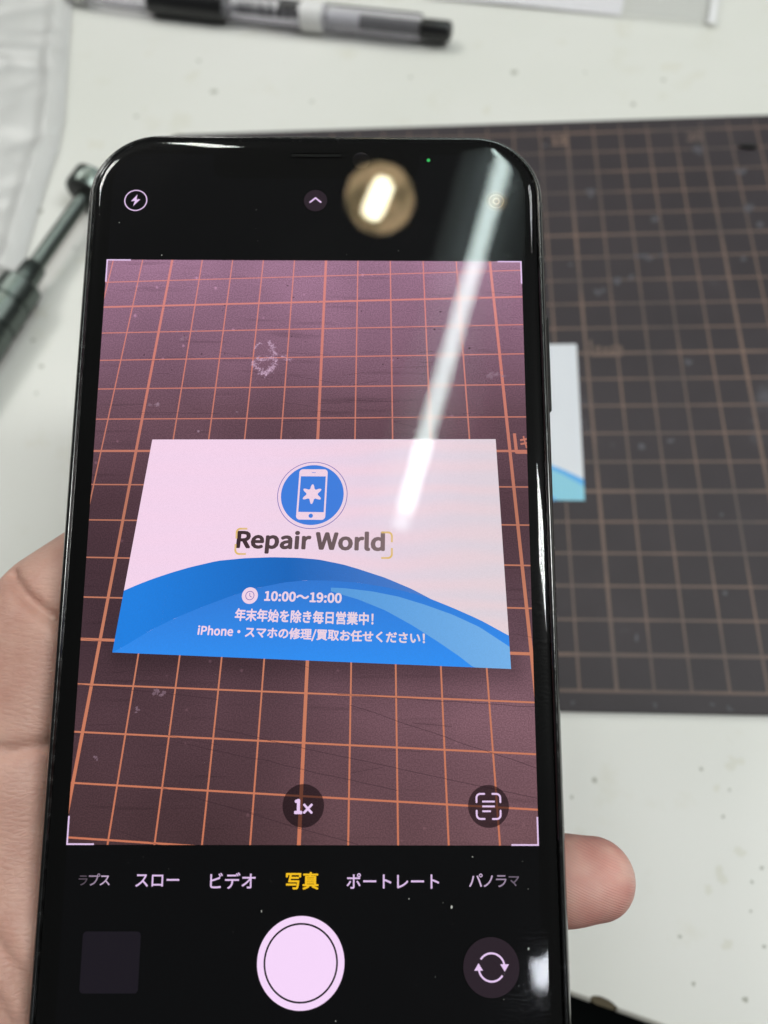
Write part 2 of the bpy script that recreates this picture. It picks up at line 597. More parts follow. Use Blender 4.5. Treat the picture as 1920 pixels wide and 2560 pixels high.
def card_design(f, z, M, parent, sheet_names):
    def B(name, mat, k, fn):
        F = Flat(f, z + k * 0.008)
        fn(F)
        return F.build(name, mat, parent)
    dark_lo = INN + [(76, 13.85)]
    B('wave_band', M['dark'], 1, lambda F: strip_between(F, TOP, INN))
    B('blue_field', M['blue'], 2, lambda F: strip_between(F, INN + TOP[-3:], BASE))
    B('light_swoosh', M['swoosh'], 3, lambda F: (strip_between(F, SWU, SWL[::-1] + [(91, 0.0)])))
    B('logo_ring', M['ring'], 1, lambda F: F.ring(44.85, 39.6, 8.78, 8.95))
    B('logo_disc', M['logo'], 1, lambda F: F.disc(44.85, 39.65, 8.0, 64))
    B('logo_phone', M['white'], 2, lambda F: F.rrect(41.15, 33.0, 48.5, 46.5, 0.95))

    def scr(F):
        F.rect(41.62, 35.0, 48.05, 44.55)
        F.disc(44.85, 34.03, 0.55, 20)
        F.rrect(44.35, 45.5, 45.4, 45.64, 0.06, 3)
    B('logo_screen', M['logo'], 3, scr)

    def star(F):
        pts = []
        for i in range(72):
            a = 2 * math.pi * i / 72 + math.pi / 2
            c = 0.5 + 0.5 * math.cos(6 * (a - math.pi / 2))
            rr = 1.45 + 1.2 * c ** 1.7
            pts.append((44.82 + rr * math.cos(a), 39.75 + rr * math.sin(a)))
        n = len(pts)
        F.poly(pts)
    B('logo_star', M['white'], 4, star)
    B('title_text', M['title'], 2, lambda F: put_text(F, 'Repair World', 26.95, 63.1, 24.45, 30.0, bold=0.015))
    B('clock_disc', M['white'], 4, lambda F: F.disc(31.5, 14.05, 1.95, 36))

    def hands(F):
        F.ring(31.5, 14.05, 0.92, 1.08, n=30)
        F.stroke([(31.45, 14.65), (31.45, 14.0), (31.95, 13.7)], 0.15)
    B('clock_hands', M['ring'], 5, hands)
    B('hours_text', M['white'], 4, lambda F: put_text(F, '10:00～19:00', 35.15, 53.35, 13.0, 15.15, bold=0.014))
    B('opening_text', M['white'], 4, lambda F: put_text(F, '年末年始を除き毎日営業中！', 28.5, 60.9, 8.2, 10.95, bold=0.012))
    B('service_text', M['white'], 4, lambda F: put_text(F, 'iPhone・スマホの修理/買取お任せください！', 20.0, 72.5, 4.3, 6.9, bold=0.012))


# real card on the mat: visible only right of the phone
card = thing('business_card', 'white and blue business card lying on the cutting mat, half hidden behind the phone', 'business card', (0, 0, 0))
m_white = P('card_white', srgb(214, 217, 224), 0.5)
CM = dict(white=m_white, dark=P('card_dark_blue', (0.02, 0.16, 0.55), 0.45), blue=P('card_blue', srgb(84, 165, 226), 0.45),
          swoosh=P('card_swoosh', srgb(132, 195, 216), 0.45), ring=P('card_ring', (0.1, 0.1, 0.4), 0.5), logo=P('card_logo', (0.03, 0.17, 0.6), 0.5),
          title=P('card_title', (0.03, 0.025, 0.02), 0.5))
sx, sy = 92.1 / 91.0, 56.7 / 55.0
ca, sa = math.cos(R(-0.3)), math.sin(R(-0.3))
cardf = lambda x, y: (-96.6 + (x * sx) * ca - (y * sy) * sa + y * 0.022, 57.25 + (x * sx) * sa + (y * sy) * ca)
pts = [cardf(0, 0), cardf(91, 0), cardf(91, 55), cardf(0, 55)]
vs = [(x, y, 0.36) for x, y in pts] + [(x, y, 0.08) for x, y in pts]
link('card_sheet', pydata(scale_mm(vs), [[0, 1, 2, 3], [7, 6, 5, 4], [0, 4, 5, 1], [1, 5, 6, 2], [2, 6, 7, 3], [3, 7, 4, 0]]), m_white, card)
card_design(cardf, 0.38, CM, card, None)

# ------------------------------------------------------------------ the phone
RW = Matrix(((0.9973320516, -0.0105278723, 0.0722353284),
             (0.0270894169, 0.9722635306, -0.2323139912),
             (-0.0677860034, 0.2336510024, 0.9699547757)))
PHONE_M = Matrix.Translation(Vector((-68.825, 4.626, 104.244)) * MM) @ RW.to_4x4()
phone = thing('smartphone', 'black smartphone held over the mat, its camera app showing a business card', 'smartphone')
phone.matrix_world = PHONE_M
HX, HY, CR, CY = 38.75, 79.0, 12.0, -9.6


def metal_material():
    m, nt, N, L = newmat('black_steel')
    b = N['Principled BSDF']
    b.inputs['Base Color'].default_value = (0.07, 0.07, 0.069, 1)
    b.inputs['Metallic'].default_value = 1.0
    b.inputs['Roughness'].default_value = 0.12
    b.inputs['Coat Weight'].default_value = 0.3
    b.inputs['Coat Roughness'].default_value = 0.05
    tc = N.new('ShaderNodeTexCoord')
    n = N.new('ShaderNodeTexNoise'); n.inputs['Scale'].default_value = 700; n.inputs['Detail'].default_value = 4
    L.new(tc.outputs['Object'], n.inputs[0])
    mr = N.new('ShaderNodeMapRange'); mr.inputs[1].default_value = 0.35; mr.inputs[2].default_value = 0.7
    mr.inputs[3].default_value = 0.14; mr.inputs[4].default_value = 0.3
    L.new(n.outputs[0], mr.inputs[0]); L.new(mr.outputs[0], b.inputs['Roughness'])
    return m


m_steel = metal_material()
m_black = P('bezel_black', (0.0018, 0.0018, 0.0018), 0.6, spec=0.0)
frame_prof = [(1.55, -0.35), (1.42, -0.05), (1.30, 0.04), (1.12, 0.05), (0.92, -0.03), (0.66, -0.35), (0.42, -0.8), (0.22, -1.45), (0.08, -2.3), (0.01, -3.2), (0, -4.0), (0.03, -4.9), (0.14, -5.8), (0.36, -6.6), (0.7, -7.2), (1.1, -7.55), (1.5, -7.7)]
link('frame', loft(HX, HY, CR, CY, frame_prof, top=True, bottom=True, n=20), m_steel, phone, smooth=True)
link('back_glass', loft(HX - 1.3, HY - 1.3, CR - 1.3, CY, [(0, -7.5), (0.1, -7.9), (0.5, -8.1)], top=False), P('back_glass', (0.01, 0.01, 0.012), 0.1, spec=0.6), phone)
# flat ngons of the frame must not drag the smooth normals: bezel covers them anyway
link('bezel', loft(HX - 1.62, HY - 1.62, CR - 1.62, CY, [(0, -0.28)], top=True, bottom=False, n=20), m_black, phone)


def glass_material():
    m, nt, N, L = newmat('cover_glass')
    N.remove(N['Principled BSDF'])
    out = N['Material Output']
    tr = N.new('ShaderNodeBsdfTransparent')
    gl = N.new('ShaderNodeBsdfGlossy')
    fr = N.new('ShaderNodeFresnel'); fr.inputs[0].default_value = 1.52
    mx = N.new('ShaderNodeMixShader')
    g2 = N.new('ShaderNodeBsdfGlossy'); g2.inputs['Roughness'].default_value = 0.42
    mg = N.new('ShaderNodeMixShader')
    L.new(gl.outputs[0], mg.inputs[1]); L.new(g2.outputs[0], mg.inputs[2])
    L.new(fr.outputs[0], mx.inputs[0]); L.new(tr.outputs[0], mx.inputs[1]); L.new(mg.outputs[0], mx.inputs[2])
    L.new(mx.outputs[0], out.inputs[0])
    tc = N.new('ShaderNodeTexCoord')
    # finger smears: patches of fine whorls that scatter the reflection a little
    no = N.new('ShaderNodeTexNoise'); no.inputs['Scale'].default_value = 38; no.inputs['Detail'].default_value = 3
    L.new(tc.outputs['Object'], no.inputs[0])
    wv = N.new('ShaderNodeTexWave'); wv.wave_type = 'RINGS'; wv.inputs['Scale'].default_value = 520
    wv.inputs['Distortion'].default_value = 22; wv.inputs['Detail'].default_value = 3; wv.inputs['Detail Scale'].default_value = 0.6
    mp = N.new('ShaderNodeMapping'); mp.inputs['Location'].default_value = (-0.006, -0.049, 0)
    L.new(tc.outputs['Object'], mp.inputs[0]); L.new(mp.outputs[0], wv.inputs[0])
    mr = N.new('ShaderNodeMapRange'); mr.inputs[1].default_value = 0.5; mr.inputs[2].default_value = 0.68
    mr.inputs[3].default_value = 0.0; mr.inputs[4].default_value = 1.0
    L.new(no.outputs[0], mr.inputs[0])
    mu = N.new('ShaderNodeMath'); mu.operation = 'MULTIPLY'
    L.new(mr.outputs[0], mu.inputs[0]); L.new(wv.outputs[0], mu.inputs[1])
    ra = N.new('ShaderNodeMath'); ra.operation = 'MULTIPLY_ADD'; ra.inputs[1].default_value = 0.07; ra.inputs[2].default_value = 0.015
    L.new(mu.outputs[0], ra.inputs[0]); L.new(ra.outputs[0], gl.inputs['Roughness'])
    sm = N.new('ShaderNodeMath'); sm.operation = 'MULTIPLY_ADD'; sm.inputs[1].default_value = 0.07; sm.inputs[2].default_value = 0.06
    L.new(mu.outputs[0], sm.inputs[0]); L.new(sm.outputs[0], mg.inputs[0])
    return m


glass_prof = [(3.9, 0.35), (3.6, 0.35), (3.3, 0.345), (3.0, 0.33), (2.7, 0.30), (2.4, 0.25), (2.15, 0.185), (1.95, 0.10), (1.8, 0.0), (1.72, -0.12), (1.68, -0.26)]
link('front_glass', loft(HX, HY, CR, CY, glass_prof, bottom=False, n=20), glass_material(), phone, smooth=True)
# earpiece slit
m_mesh = P('speaker_mesh', (0.02, 0.02, 0.02), 0.6)
link('earpiece', Flat(z=0.362).rrect(-4.4, 64.25, 4.4, 65.15, 0.43).build('earpiece', m_black).data, None, phone)
bpy.data.objects.remove(bpy.data.objects['earpiece'])
for o in COL.objects:
    if o.name.startswith('earpiece'): o.name = 'earpiece'; ear = o
F = Flat(z=0.372)
for i in range(30):
    for j in range(2):
        F.disc(-4.05 + i * 0.28, 64.58 + j * 0.26, 0.07, 6)
tag(F.build('mesh_hole', P('mesh_dot', (0.012, 0.012, 0.012), 0.5), ear), kind='stuff')
m_lens = P('camera_lens', (0.004, 0.005, 0.02), 0.05, spec=1.0)
Flat(z=-0.2).disc(7.6, 64.2, 1.5, 32).build('front_camera', m_lens, phone)

# buttons and antenna bands on the frame
m_btn = P('button_black', (0.015, 0.015, 0.015), 0.25, metal=0.6)
for y0, y1 in ((30.9, 40.6), (17.7, 27.6)):
    box('volume_button', -HX - 0.45, -HX + 0.6, y0, y1, -5.2, -2.9, m_btn, phone, 0.35)
box('mute_switch', -HX - 0.3, -HX + 0.6, 45.5, 50.5, -5.0, -3.1, m_btn, phone, 0.3)
box('side_button', HX - 0.6, HX + 0.5, 20.8, 37.4, -5.2, -2.7, m_btn, phone, 0.4)
m_band = P('antenna_band', (0.03, 0.03, 0.03), 0.5)
for sgn in (-1, 1):
    vs, fs = [], []
    for y in (55.6, 56.6):
        for d, z in frame_prof[3:]:
            vs.append((sgn * (HX - d + 0.02), y, z))
    k = len(frame_prof[3:])
    fs = [[i, i + 1, i + 1 + k, i + k] for i in range(k - 1)]
    link('antenna_band', pydata(scale_mm(vs), fs), m_band, phone)
# rear camera bump
box('camera_module', -37, -9, 40, 68, -9.4, -7.9, P('camera_module', (0.012, 0.012, 0.013), 0.35), phone, 0.6)

# display -------------------------------------------------------------------
m_panel = P('display_black', (0.0034, 0.0034, 0.0044), 0.6, spec=0.0)
SX, ST, SB = 34.35, 65.3, -83.9
F = Flat(z=-0.22)
F.rrect(-SX, SB, SX, ST, 5.6, 10)
display = F.build('display', m_panel, phone)
F = Flat(z=-0.2)
pts = [(-17.6, ST + 0.05)]
for i in range(9):
    a = R(180 + 90 * i / 8); pts.append((-15.2 + 2.2 * math.cos(a), 62.95 + 2.2 * math.sin(a)))
for i in range(9):
    a = R(270 + 90 * i / 8); pts.append((15.2 + 2.2 * math.cos(a), 62.95 + 2.2 * math.sin(a)))
pts.append((17.6, ST + 0.05))
F.poly(pts).build('notch', m_black, phone)

HG = [[0.5246488486, 0.0152903372, -24.5498083265], [-0.0056261112, 0.5125882338, 37.6792919479], [-0.0005694641, 0.0016964589, 1.0]]
HC = [[0.6387150452, 0.0296702545, -29.4266344910], [-0.0088450563, 0.6333853735, -18.2393883801], [-0.0007984063, 0.0018956422, 1.0]]
g2p, c2p = hom(HG), hom(HC)
PW, PH = 34.35, 45.75
CLIP = (-PW, PW, -PH, PH)


def picture_material(name, kind):
    """pixels of the live preview: what the phone's camera sees"""
    m, nt, N, L = newmat(name)
    N.remove(N['Principled BSDF'])
    out = N['Material Output']
    em = N.new('ShaderNodeEmission')
    L.new(em.outputs[0], out.inputs[0])
    tc = N.new('ShaderNodeTexCoord')
    sp = N.new('ShaderNodeSeparateXYZ'); L.new(tc.outputs['Object'], sp.inputs[0])

    def mr(src, a, b, c, d, smooth=True):
        n = N.new('ShaderNodeMapRange')
        if smooth: n.interpolation_type = 'SMOOTHSTEP'
        for i, v in enumerate((a, b, c, d)): n.inputs[i + 1].default_value = v
        L.new(src, n.inputs[0]); return n.outputs[0]

    def ma(op, a, b):
        n = N.new('ShaderNodeMath'); n.operation = op
        for i, v in enumerate((a, b)):
            if isinstance(v, (int, float)): n.inputs[i].default_value = v
            else: L.new(v, n.inputs[i])
        return n.outputs[0]
    ramp = N.new('ShaderNodeValToRGB')
    t = mr(sp.outputs['Y'], -0.0458, 0.0458, 0, 1, False)
    L.new(t, ramp.inputs[0])
    e = ramp.color_ramp.elements

    def stops(lst):
        e[0].position, e[0].color = lst[0][0], srgb(*lst[0][1])
        e[1].position, e[1].color = lst[-1][0], srgb(*lst[-1][1])
        for p, c in lst[1:-1]:
            q = e.new(p); q.color = srgb(*c)
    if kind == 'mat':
        stops([(0.0, (72, 50, 54)), (0.2, (82, 58, 65)), (0.34, (72, 51, 59)), (0.55, (78, 54, 62)), (0.72, (106, 76, 88)), (0.84, (136, 100, 120)), (1.0, (160, 119, 145))])  # light falloff over the pictured mat, put into the ramp colours
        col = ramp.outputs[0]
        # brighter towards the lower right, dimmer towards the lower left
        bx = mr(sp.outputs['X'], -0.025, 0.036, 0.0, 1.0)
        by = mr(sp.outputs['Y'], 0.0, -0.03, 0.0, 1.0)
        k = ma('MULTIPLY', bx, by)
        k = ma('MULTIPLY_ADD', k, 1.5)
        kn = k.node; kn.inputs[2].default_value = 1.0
        # patchy tone of the vinyl and its fine grain
        n1 = N.new('ShaderNodeTexNoise'); n1.inputs['Scale'].default_value = 45; n1.inputs['Detail'].default_value = 2
        L.new(tc.outputs['Object'], n1.inputs[0])
        k1 = mr(n1.outputs[0], 0.3, 0.7, 0.88, 1.14)
        n2 = N.new('ShaderNodeTexNoise'); n2.inputs['Scale'].default_value = 5200; n2.inputs['Detail'].default_value = 0
        L.new(tc.outputs['Object'], n2.inputs[0])
        k2 = mr(n2.outputs[0], 0.3, 0.72, 0.84, 1.2)
        # horizontal knife streaks
        mp = N.new('ShaderNodeMapping'); mp.inputs['Scale'].default_value = (60, 900, 1)
        mp.inputs['Rotation'].default_value = (0, 0, R(3))
        L.new(tc.outputs['Object'], mp.inputs[0])
        n3 = N.new('ShaderNodeTexNoise'); n3.inputs['Scale'].default_value = 1.0; n3.inputs['Detail'].default_value = 4
        L.new(mp.outputs[0], n3.inputs[0])
        k3 = mr(n3.outputs[0], 0.28, 0.42, 0.80, 1.0)
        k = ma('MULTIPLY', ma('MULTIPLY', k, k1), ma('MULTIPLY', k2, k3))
        # card's shadow on the pictured mat, in pictured-grid coordinates (attribute 'grid')
        at = N.new('ShaderNodeAttribute'); at.attribute_name = 'grid'
        sg = N.new('ShaderNodeSeparateXYZ'); L.new(at.outputs['Vector'], sg.inputs[0])
        inx = ma('MULTIPLY', mr(sg.outputs['X'], 1.0, 6.0, 0, 1), mr(sg.outputs['X'], 100.0, 95.0, 0, 1))
        iny = ma('MULTIPLY', mr(sg.outputs['Y'], -109.0, -103.5, 0, 1), mr(sg.outputs['Y'], -95.0, -102.0, 0, 1))
        sh = ma('SUBTRACT', 1.0, ma('MULTIPLY', ma('MULTIPLY', inx, iny), 0.3))
        k = ma('MULTIPLY', k, sh)
        # light specks
        vo = N.new('ShaderNodeTexVoronoi'); vo.inputs['Scale'].default_value = 620
        L.new(tc.outputs['Object'], vo.inputs[0])
        sc2 = N.new('ShaderNodeSeparateColor'); L.new(vo.outputs['Color'], sc2.inputs[0])
        s1 = ma('GREATER_THAN', sc2.outputs[0], 0.93)
        s2 = mr(vo.outputs['Distance'], 0.22, 0.05, 0.0, 0.8)
        k = ma('ADD', k, ma('MULTIPLY', s1, s2))
        vm = N.new('ShaderNodeVectorMath'); vm.operation = 'SCALE'
        L.new(col, vm.inputs[0]); L.new(k, vm.inputs['Scale'])
        L.new(vm.outputs[0], em.inputs[0])
        return m
    if kind == 'line':
        stops([(0.0, (206, 122, 92)), (0.3, (203, 128, 100)), (0.55, (186, 118, 96)), (0.8, (210, 128, 116)), (1.0, (222, 140, 138))])
    if kind == 'white':
        ramp.color_ramp.elements[0].color = srgb(248, 216, 239)
        ramp.color_ramp.elements[1].color = srgb(229, 213, 220)
        tx = mr(ma('ADD', sp.outputs['X'], ma('MULTIPLY', sp.outputs['Y'], -0.25)), -0.02, 0.036, 0, 1)
        L.new(tx, ramp.inputs[0])
    if kind == 'dark':
        e[0].position, e[0].color = 0.0, srgb(34, 130, 228)
        e[1].position, e[1].color = 1.0, srgb(88, 134, 212)
        q = e.new(0.45); q.color = srgb(28, 104, 190)
        L.new(mr(sp.outputs['X'], -0.026, 0.025, 0, 1, False), ramp.inputs[0])
    if kind == 'blue':
        e[0].position, e[0].color = 0.0, srgb(50, 145, 246)
        e[1].position, e[1].color = 1.0, srgb(52, 122, 212)
        L.new(mr(sp.outputs['Y'], -0.020, -0.007, 0, 1, False), ramp.inputs[0])
    if kind == 'swoosh':
        e[0].position, e[0].color = 0.0, srgb(90, 158, 224)
        e[1].position, e[1].color = 1.0, srgb(122, 182, 238)
        L.new(mr(sp.outputs['X'], 0.005, 0.034, 0, 1, False), ramp.inputs[0])
    if kind == 'title':
        e[0].position, e[0].color = 0.0, srgb(62, 44, 50)
        e[1].position, e[1].color = 1.0, srgb(132, 112, 114)  # paler right end paints in the glass reflection washing over the title
        L.new(mr(sp.outputs['X'], -0.011, 0.013, 0, 1, False), ramp.inputs[0])
    # display moire: faint pink / cyan bands and pixel grain
    n2 = N.new('ShaderNodeTexNoise'); n2.inputs['Scale'].default_value = 5000
    L.new(tc.outputs['Object'], n2.inputs[0])
    g = mr(n2.outputs[0], 0.3, 0.7, 0.975, 1.025)
    vm = N.new('ShaderNodeVectorMath'); vm.operation = 'SCALE'
    L.new(ramp.outputs[0], vm.inputs[0]); L.new(g, vm.inputs['Scale'])
    last = vm.outputs[0]
    if kind == 'white':
        wv = N.new('ShaderNodeTexWave'); wv.inputs['Scale'].default_value = 42; wv.wave_type = 'RINGS'
        wv.inputs['Distortion'].default_value = 5; wv.inputs['Detail'].default_value = 2
        mp = N.new('ShaderNodeMapping'); mp.inputs['Location'].default_value = (-0.016, -0.018, 0); mp.inputs['Scale'].default_value = (0.8, 2.1, 1)
        L.new(tc.outputs['Object'], mp.inputs[0]); L.new(mp.outputs[0], wv.inputs[0])
        cr = N.new('ShaderNodeValToRGB')
        cr.color_ramp.elements[0].color = (0.95, 1.0, 1.02, 1); cr.color_ramp.elements[1].color = (1.04, 0.99, 0.98, 1)
        L.new(wv.outputs[0], cr.inputs[0])
        mx = N.new('ShaderNodeMix'); mx.data_type = 'RGBA'; mx.blend_type = 'MULTIPLY'
        L.new(mr(sp.outputs['X'], -0.012, 0.012, 0.1, 0.75), mx.inputs[0])
        L.new(last, mx.inputs[6]); L.new(cr.outputs[0], mx.inputs[7])
        last = mx.outputs[2]
    L.new(last, em.inputs[0])
    return m


# picture of the mat: a fine sheet, with grid coordinates stored per vertex
inv = Matrix(HG).inverted()
NX, NY = 40, 54
vs, fs, gr = [], [], []
for j in range(NY + 1):
    for i in range(NX + 1):
        x, y = -PW + 2 * PW * i / NX, -PH + 2 * PH * j / NY
        vs.append((x, y, 0.0))
        q = inv @ Vector((x, y, 1)); gr += [q.x / q.z, q.y / q.z, 0.0]
for j in range(NY):
    for i in range(NX):
        a = j * (NX + 1) + i; fs.append([a, a + 1, a + NX + 2, a + NX + 1])
me = pydata(scale_mm(vs), fs)
at = me.attributes.new('grid', 'FLOAT_VECTOR', 'POINT'); at.data.foreach_set('vector', gr)
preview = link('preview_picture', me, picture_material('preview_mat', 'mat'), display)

m_line = picture_material('preview_line', 'line')
F = Flat(g2p, 0.008, CLIP)
for J in range(-3, 16):
    w = 0.66 if J % 5 == 0 else 0.36
    y = -J * 10
    F.rect(-40, y - w / 2, 140, y + w / 2, 6)
F.z = 0.014
for I in range(-4, 13):
    w = 0.78 if I % 5 == 0 else 0.38
    x = I * 10
    for k in range(6):
        F.rect(x - w / 2, -160 + k * 32, x + w / 2, -128 + k * 32)
F.z = 0.02
F.stroke([(101.6, -44.9), (101.6, -50.4), (110, -50.4)], 0.8)
put_text(F, 'キャ', 102.9, 108.0, -49.3, -45.8, bold=0.01)
F.build('picture_grid', m_line, display)
# knife cuts, dirt and a glue scar in the picture
F = Flat(g2p, 0.024, CLIP)
rs = random.Random(11)
for (x, y, x2, y2) in [(60, -112, 100, -123), (30, -118, 118, -131), (22, -121, 70, -128), (-5, -110, 30, -112), (20, -130, 62, -138), (57, -110, 103, -111), (-2, -38, 22, -38.4), (40, -41, 80, -40)]:
    pts = []
    for k in range(15):
        t = k / 14; pts.append((x + (x2 - x) * t, y + (y2 - y) * t + rs.gauss(0, 0.08)))
    F.stroke(pts, 0.13)
for i in range(60):
    x, y = rs.uniform(-6, 110), rs.uniform(-145, 5)
    l, a = rs.uniform(1.5, 16), rs.gauss(-0.05, 0.12)
    F.stroke([(x, y), (x + l * math.cos(a), y + l * math.sin(a))], 0.09)
for i in range(30):
    blob(F, rs.uniform(-5, 100), rs.uniform(-25, 8), rs.uniform(.1, .32), i)
tag(F.build('picture_scratch', EM('preview_scratch', srgb(58, 38, 46), 1, 0.6), display), kind='stuff')
F = Flat(g2p, 0.03, CLIP)
for i, (x, y, r, a) in enumerate([(97, -27, 1.6, .9), (100, -26.5, 1.0, .8), (8, -12, 1.3, .8), (11, -10, 1.0, .5), (17, -44, .7, 1.2), (5, -63, .6, 1.8), (4.2, -35, 1.6, .8), (16, -111, 1.2, 1), (12, -115, .8, .6), (27, -38, .4, 1), (4, -125, .5, 1.2), (87, -139, .8, .8), (98, -141, .4, 1)]):
    for k in range(7):
        blob(F, x + rs.gauss(0, r * .5), y + rs.gauss(0, r * .5), r * rs.uniform(.15, .4), i * 7 + k, a, 0.6)
tag(F.build('picture_dust', EM('preview_dust', srgb(170, 140, 158), 1, 0.33), display), kind='stuff')
F = Flat(g2p, 0.036, CLIP)
ringp = [(30.2, -21.4), (31.5, -20.4), (33.0, -20.6), (34.6, -20.2), (36.2, -19.8), (36.9, -21.2), (36.4, -22.8), (35.2, -24.4), (34.0, -25.4), (32.8, -24.6), (31.4, -23.4), (30.4, -22.6), (30.2, -21.4)]
tail = [(36.4, -19.6), (36.2, -18.2), (35.4, -16.8), (34.8, -15.4), (34.2, -14.2)]
def along(c, n):
    for k in range(n):
        t = rs.random() * (len(c) - 1.001); a, b = c[int(t)], c[int(t) + 1]; t -= int(t)
        yield a[0] + (b[0] - a[0]) * t, a[1] + (b[1] - a[1]) * t
for c, n_, sp_ in ((ringp, 240, .42), (ringp[6:10], 120, .5), (tail, 90, .42), ([(30.2, -16.9), (30.6, -15.6), (31.8, -14.9), (32.9, -15.6)], 30, .16), ([(37.8, -20.0), (39.0, -19.6), (39.6, -20.6), (41.2, -21.0)], 34, .22)):
    for (x, y) in along(c, n_):
        blob(F, x + rs.gauss(0, sp_), y + rs.gauss(0, sp_), rs.uniform(.06, .28), rs.random() * 50, 1, .7, 9)
F.build('picture_scar', EM('preview_scar', srgb(218, 182, 210), 1, 0.36), display)

PM = dict(white=picture_material('pv_white', 'white'), dark=picture_material('pv_dark', 'dark'), blue=picture_material('pv_blue', 'blue'),
          swoosh=picture_material('pv_swoosh', 'swoosh'), ring=EM('pv_ring', srgb(112, 100, 180)), logo=EM('pv_logo', srgb(66, 128, 224)),
          title=picture_material('pv_title', 'title'))
picture_card = Flat(c2p, 0.05, CLIP).rect(0, 0, 91, 55, 8).build('picture_card', PM['white'], display)
# the design lies on the pictured card; kept as sub-parts of the display
card_design(c2p, 0.058, PM, display, None)

# camera-app controls
m_ui = EM('ui_white', srgb(236, 206, 246))
m_shut = EM('ui_shutter', srgb(251, 220, 255), 1.0)
m_grey = EM('ui_grey', srgb(44, 34, 42))
m_thumb = EM('ui_thumbnail', srgb(27, 23, 31))
m_yel = EM('ui_yellow', srgb(255, 206, 40))
m_gold = EM('ui_gold', srgb(206, 160, 88))
m_af = EM('ui_focus', srgb(228, 190, 112), 1, 0.85)
m_over = EM('ui_overlay', srgb(20, 8, 14), 1, 0.78)
z1, z2, z3 = 0.12, 0.14, 0.16
L_, T_ = 4.0, 0.22
for sx_ in (-1, 1):
    for sy_ in (-1, 1):
        F = Flat(z=z1)
        x, y = sx_ * PW, sy_ * PH
        F.rect(min(x, x - sx_ * L_), min(y, y - sy_ * T_), max(x, x - sx_ * L_), max(y, y - sy_ * T_))
        F.rect(min(x, x - sx_ * T_), min(y - sy_ * T_, y - sy_ * L_), max(x, x - sx_ * T_), max(y - sy_ * T_, y - sy_ * L_))
        F.build('frame_corner', m_ui, display)
for (x, y, dx, dy) in ((-11.25, 0.75, 1, -1), (-11.35, -3.2, 1, 1), (12.9, 0.25, -1, -1), (12.9, -3.75, -1, 1)):
    r = 0.6
    F = Flat(z=z1)
    pts = [(x + dx * 1.65, y), (x + dx * r, y)]
    for k in range(1, 6):
        a = R(90 * k / 6)
        pts.append((x + dx * (r - r * math.sin(a)), y + dy * (r - r * math.cos(a))))
    pts += [(x, y + dy * r), (x, y + dy * 1.55)]
    F.stroke(pts, 0.3)
    F.build('focus_bracket', m_af, display)
# top bar
Flat(z=z1).ring(-30.16, 56.4, 1.75, 1.93).build('flash_ring', m_ui, display)
F = Flat(z=z1)
F.poly([(-29.95, 57.45), (-30.95, 56.25), (-30.3, 56.3), (-30.55, 55.35), (-29.4, 56.6), (-30.05, 56.58)])
F.build('flash_icon', m_ui, display)
Flat(z=z1).disc(0, 56.52, 1.95).build('menu_button', m_grey, display)
Flat(z=z2).stroke([(-0.98, 56.15), (0, 57.0), (0.98, 56.15)], 0.26).build('menu_chevron', m_ui, display)
F = Flat(z=z1)
F.ring(30.4, 56.55, 1.12, 1.28); F.ring(30.4, 56.55, 0.38, 0.62)
F.build('live_ring', m_gold, display)
F = Flat(z=z1)
for i in range(38):
    a = 2 * math.pi * i / 38
    F.disc(30.4 + 1.8 * math.cos(a), 56.55 + 1.8 * math.sin(a), 0.055, 8)
F.build('live_dots', m_gold, display)
Flat(z=z1).disc(19.04, 64.1, 0.3, 20).build('status_light', EM('ui_green', srgb(60, 190, 95)), display)
# zoom and text-scan buttons
Flat(z=z1).disc(-0.05, -40.27, 3.05, 56).build('zoom_button', m_over, display)
F = Flat(z=z2)
put_text(F, '1', -1.25, -0.3, -41.3, -39.45, bold=0.02); put_text(F, '×', 0.02, 1.25, -41.3, -40.05, bold=0.02)
F.build('zoom_text', m_ui, display)
Flat(z=z1).disc(27.12, -40.3, 3.0, 56).build('scan_button', m_over, display)
F = Flat(z=z2)
for sx_ in (-1, 1):
    for sy_ in (-1, 1):
        x, y = 27.12 + sx_ * 1.75, -40.3 + sy_ * 1.75
        pts = [(x - sx_ * 1.15, y)]
        for k in range(6):
            a = R(90 * k / 5)
            pts.append((x - sx_ * (0.55 - 0.55 * math.sin(a)), y - sy_ * (0.55 - 0.55 * math.cos(a))))
        pts.append((x, y - sy_ * 1.15))
        F.stroke(pts, 0.26); F.caps(pts, 0.26)
for dy, x2 in ((0.68, 28.05), (0.0, 28.05), (-0.68, 27.45)):
    F.stroke([(26.2, -40.3 + dy), (x2, -40.3 + dy)], 0.24)
F.build('scan_icon', m_ui, display)
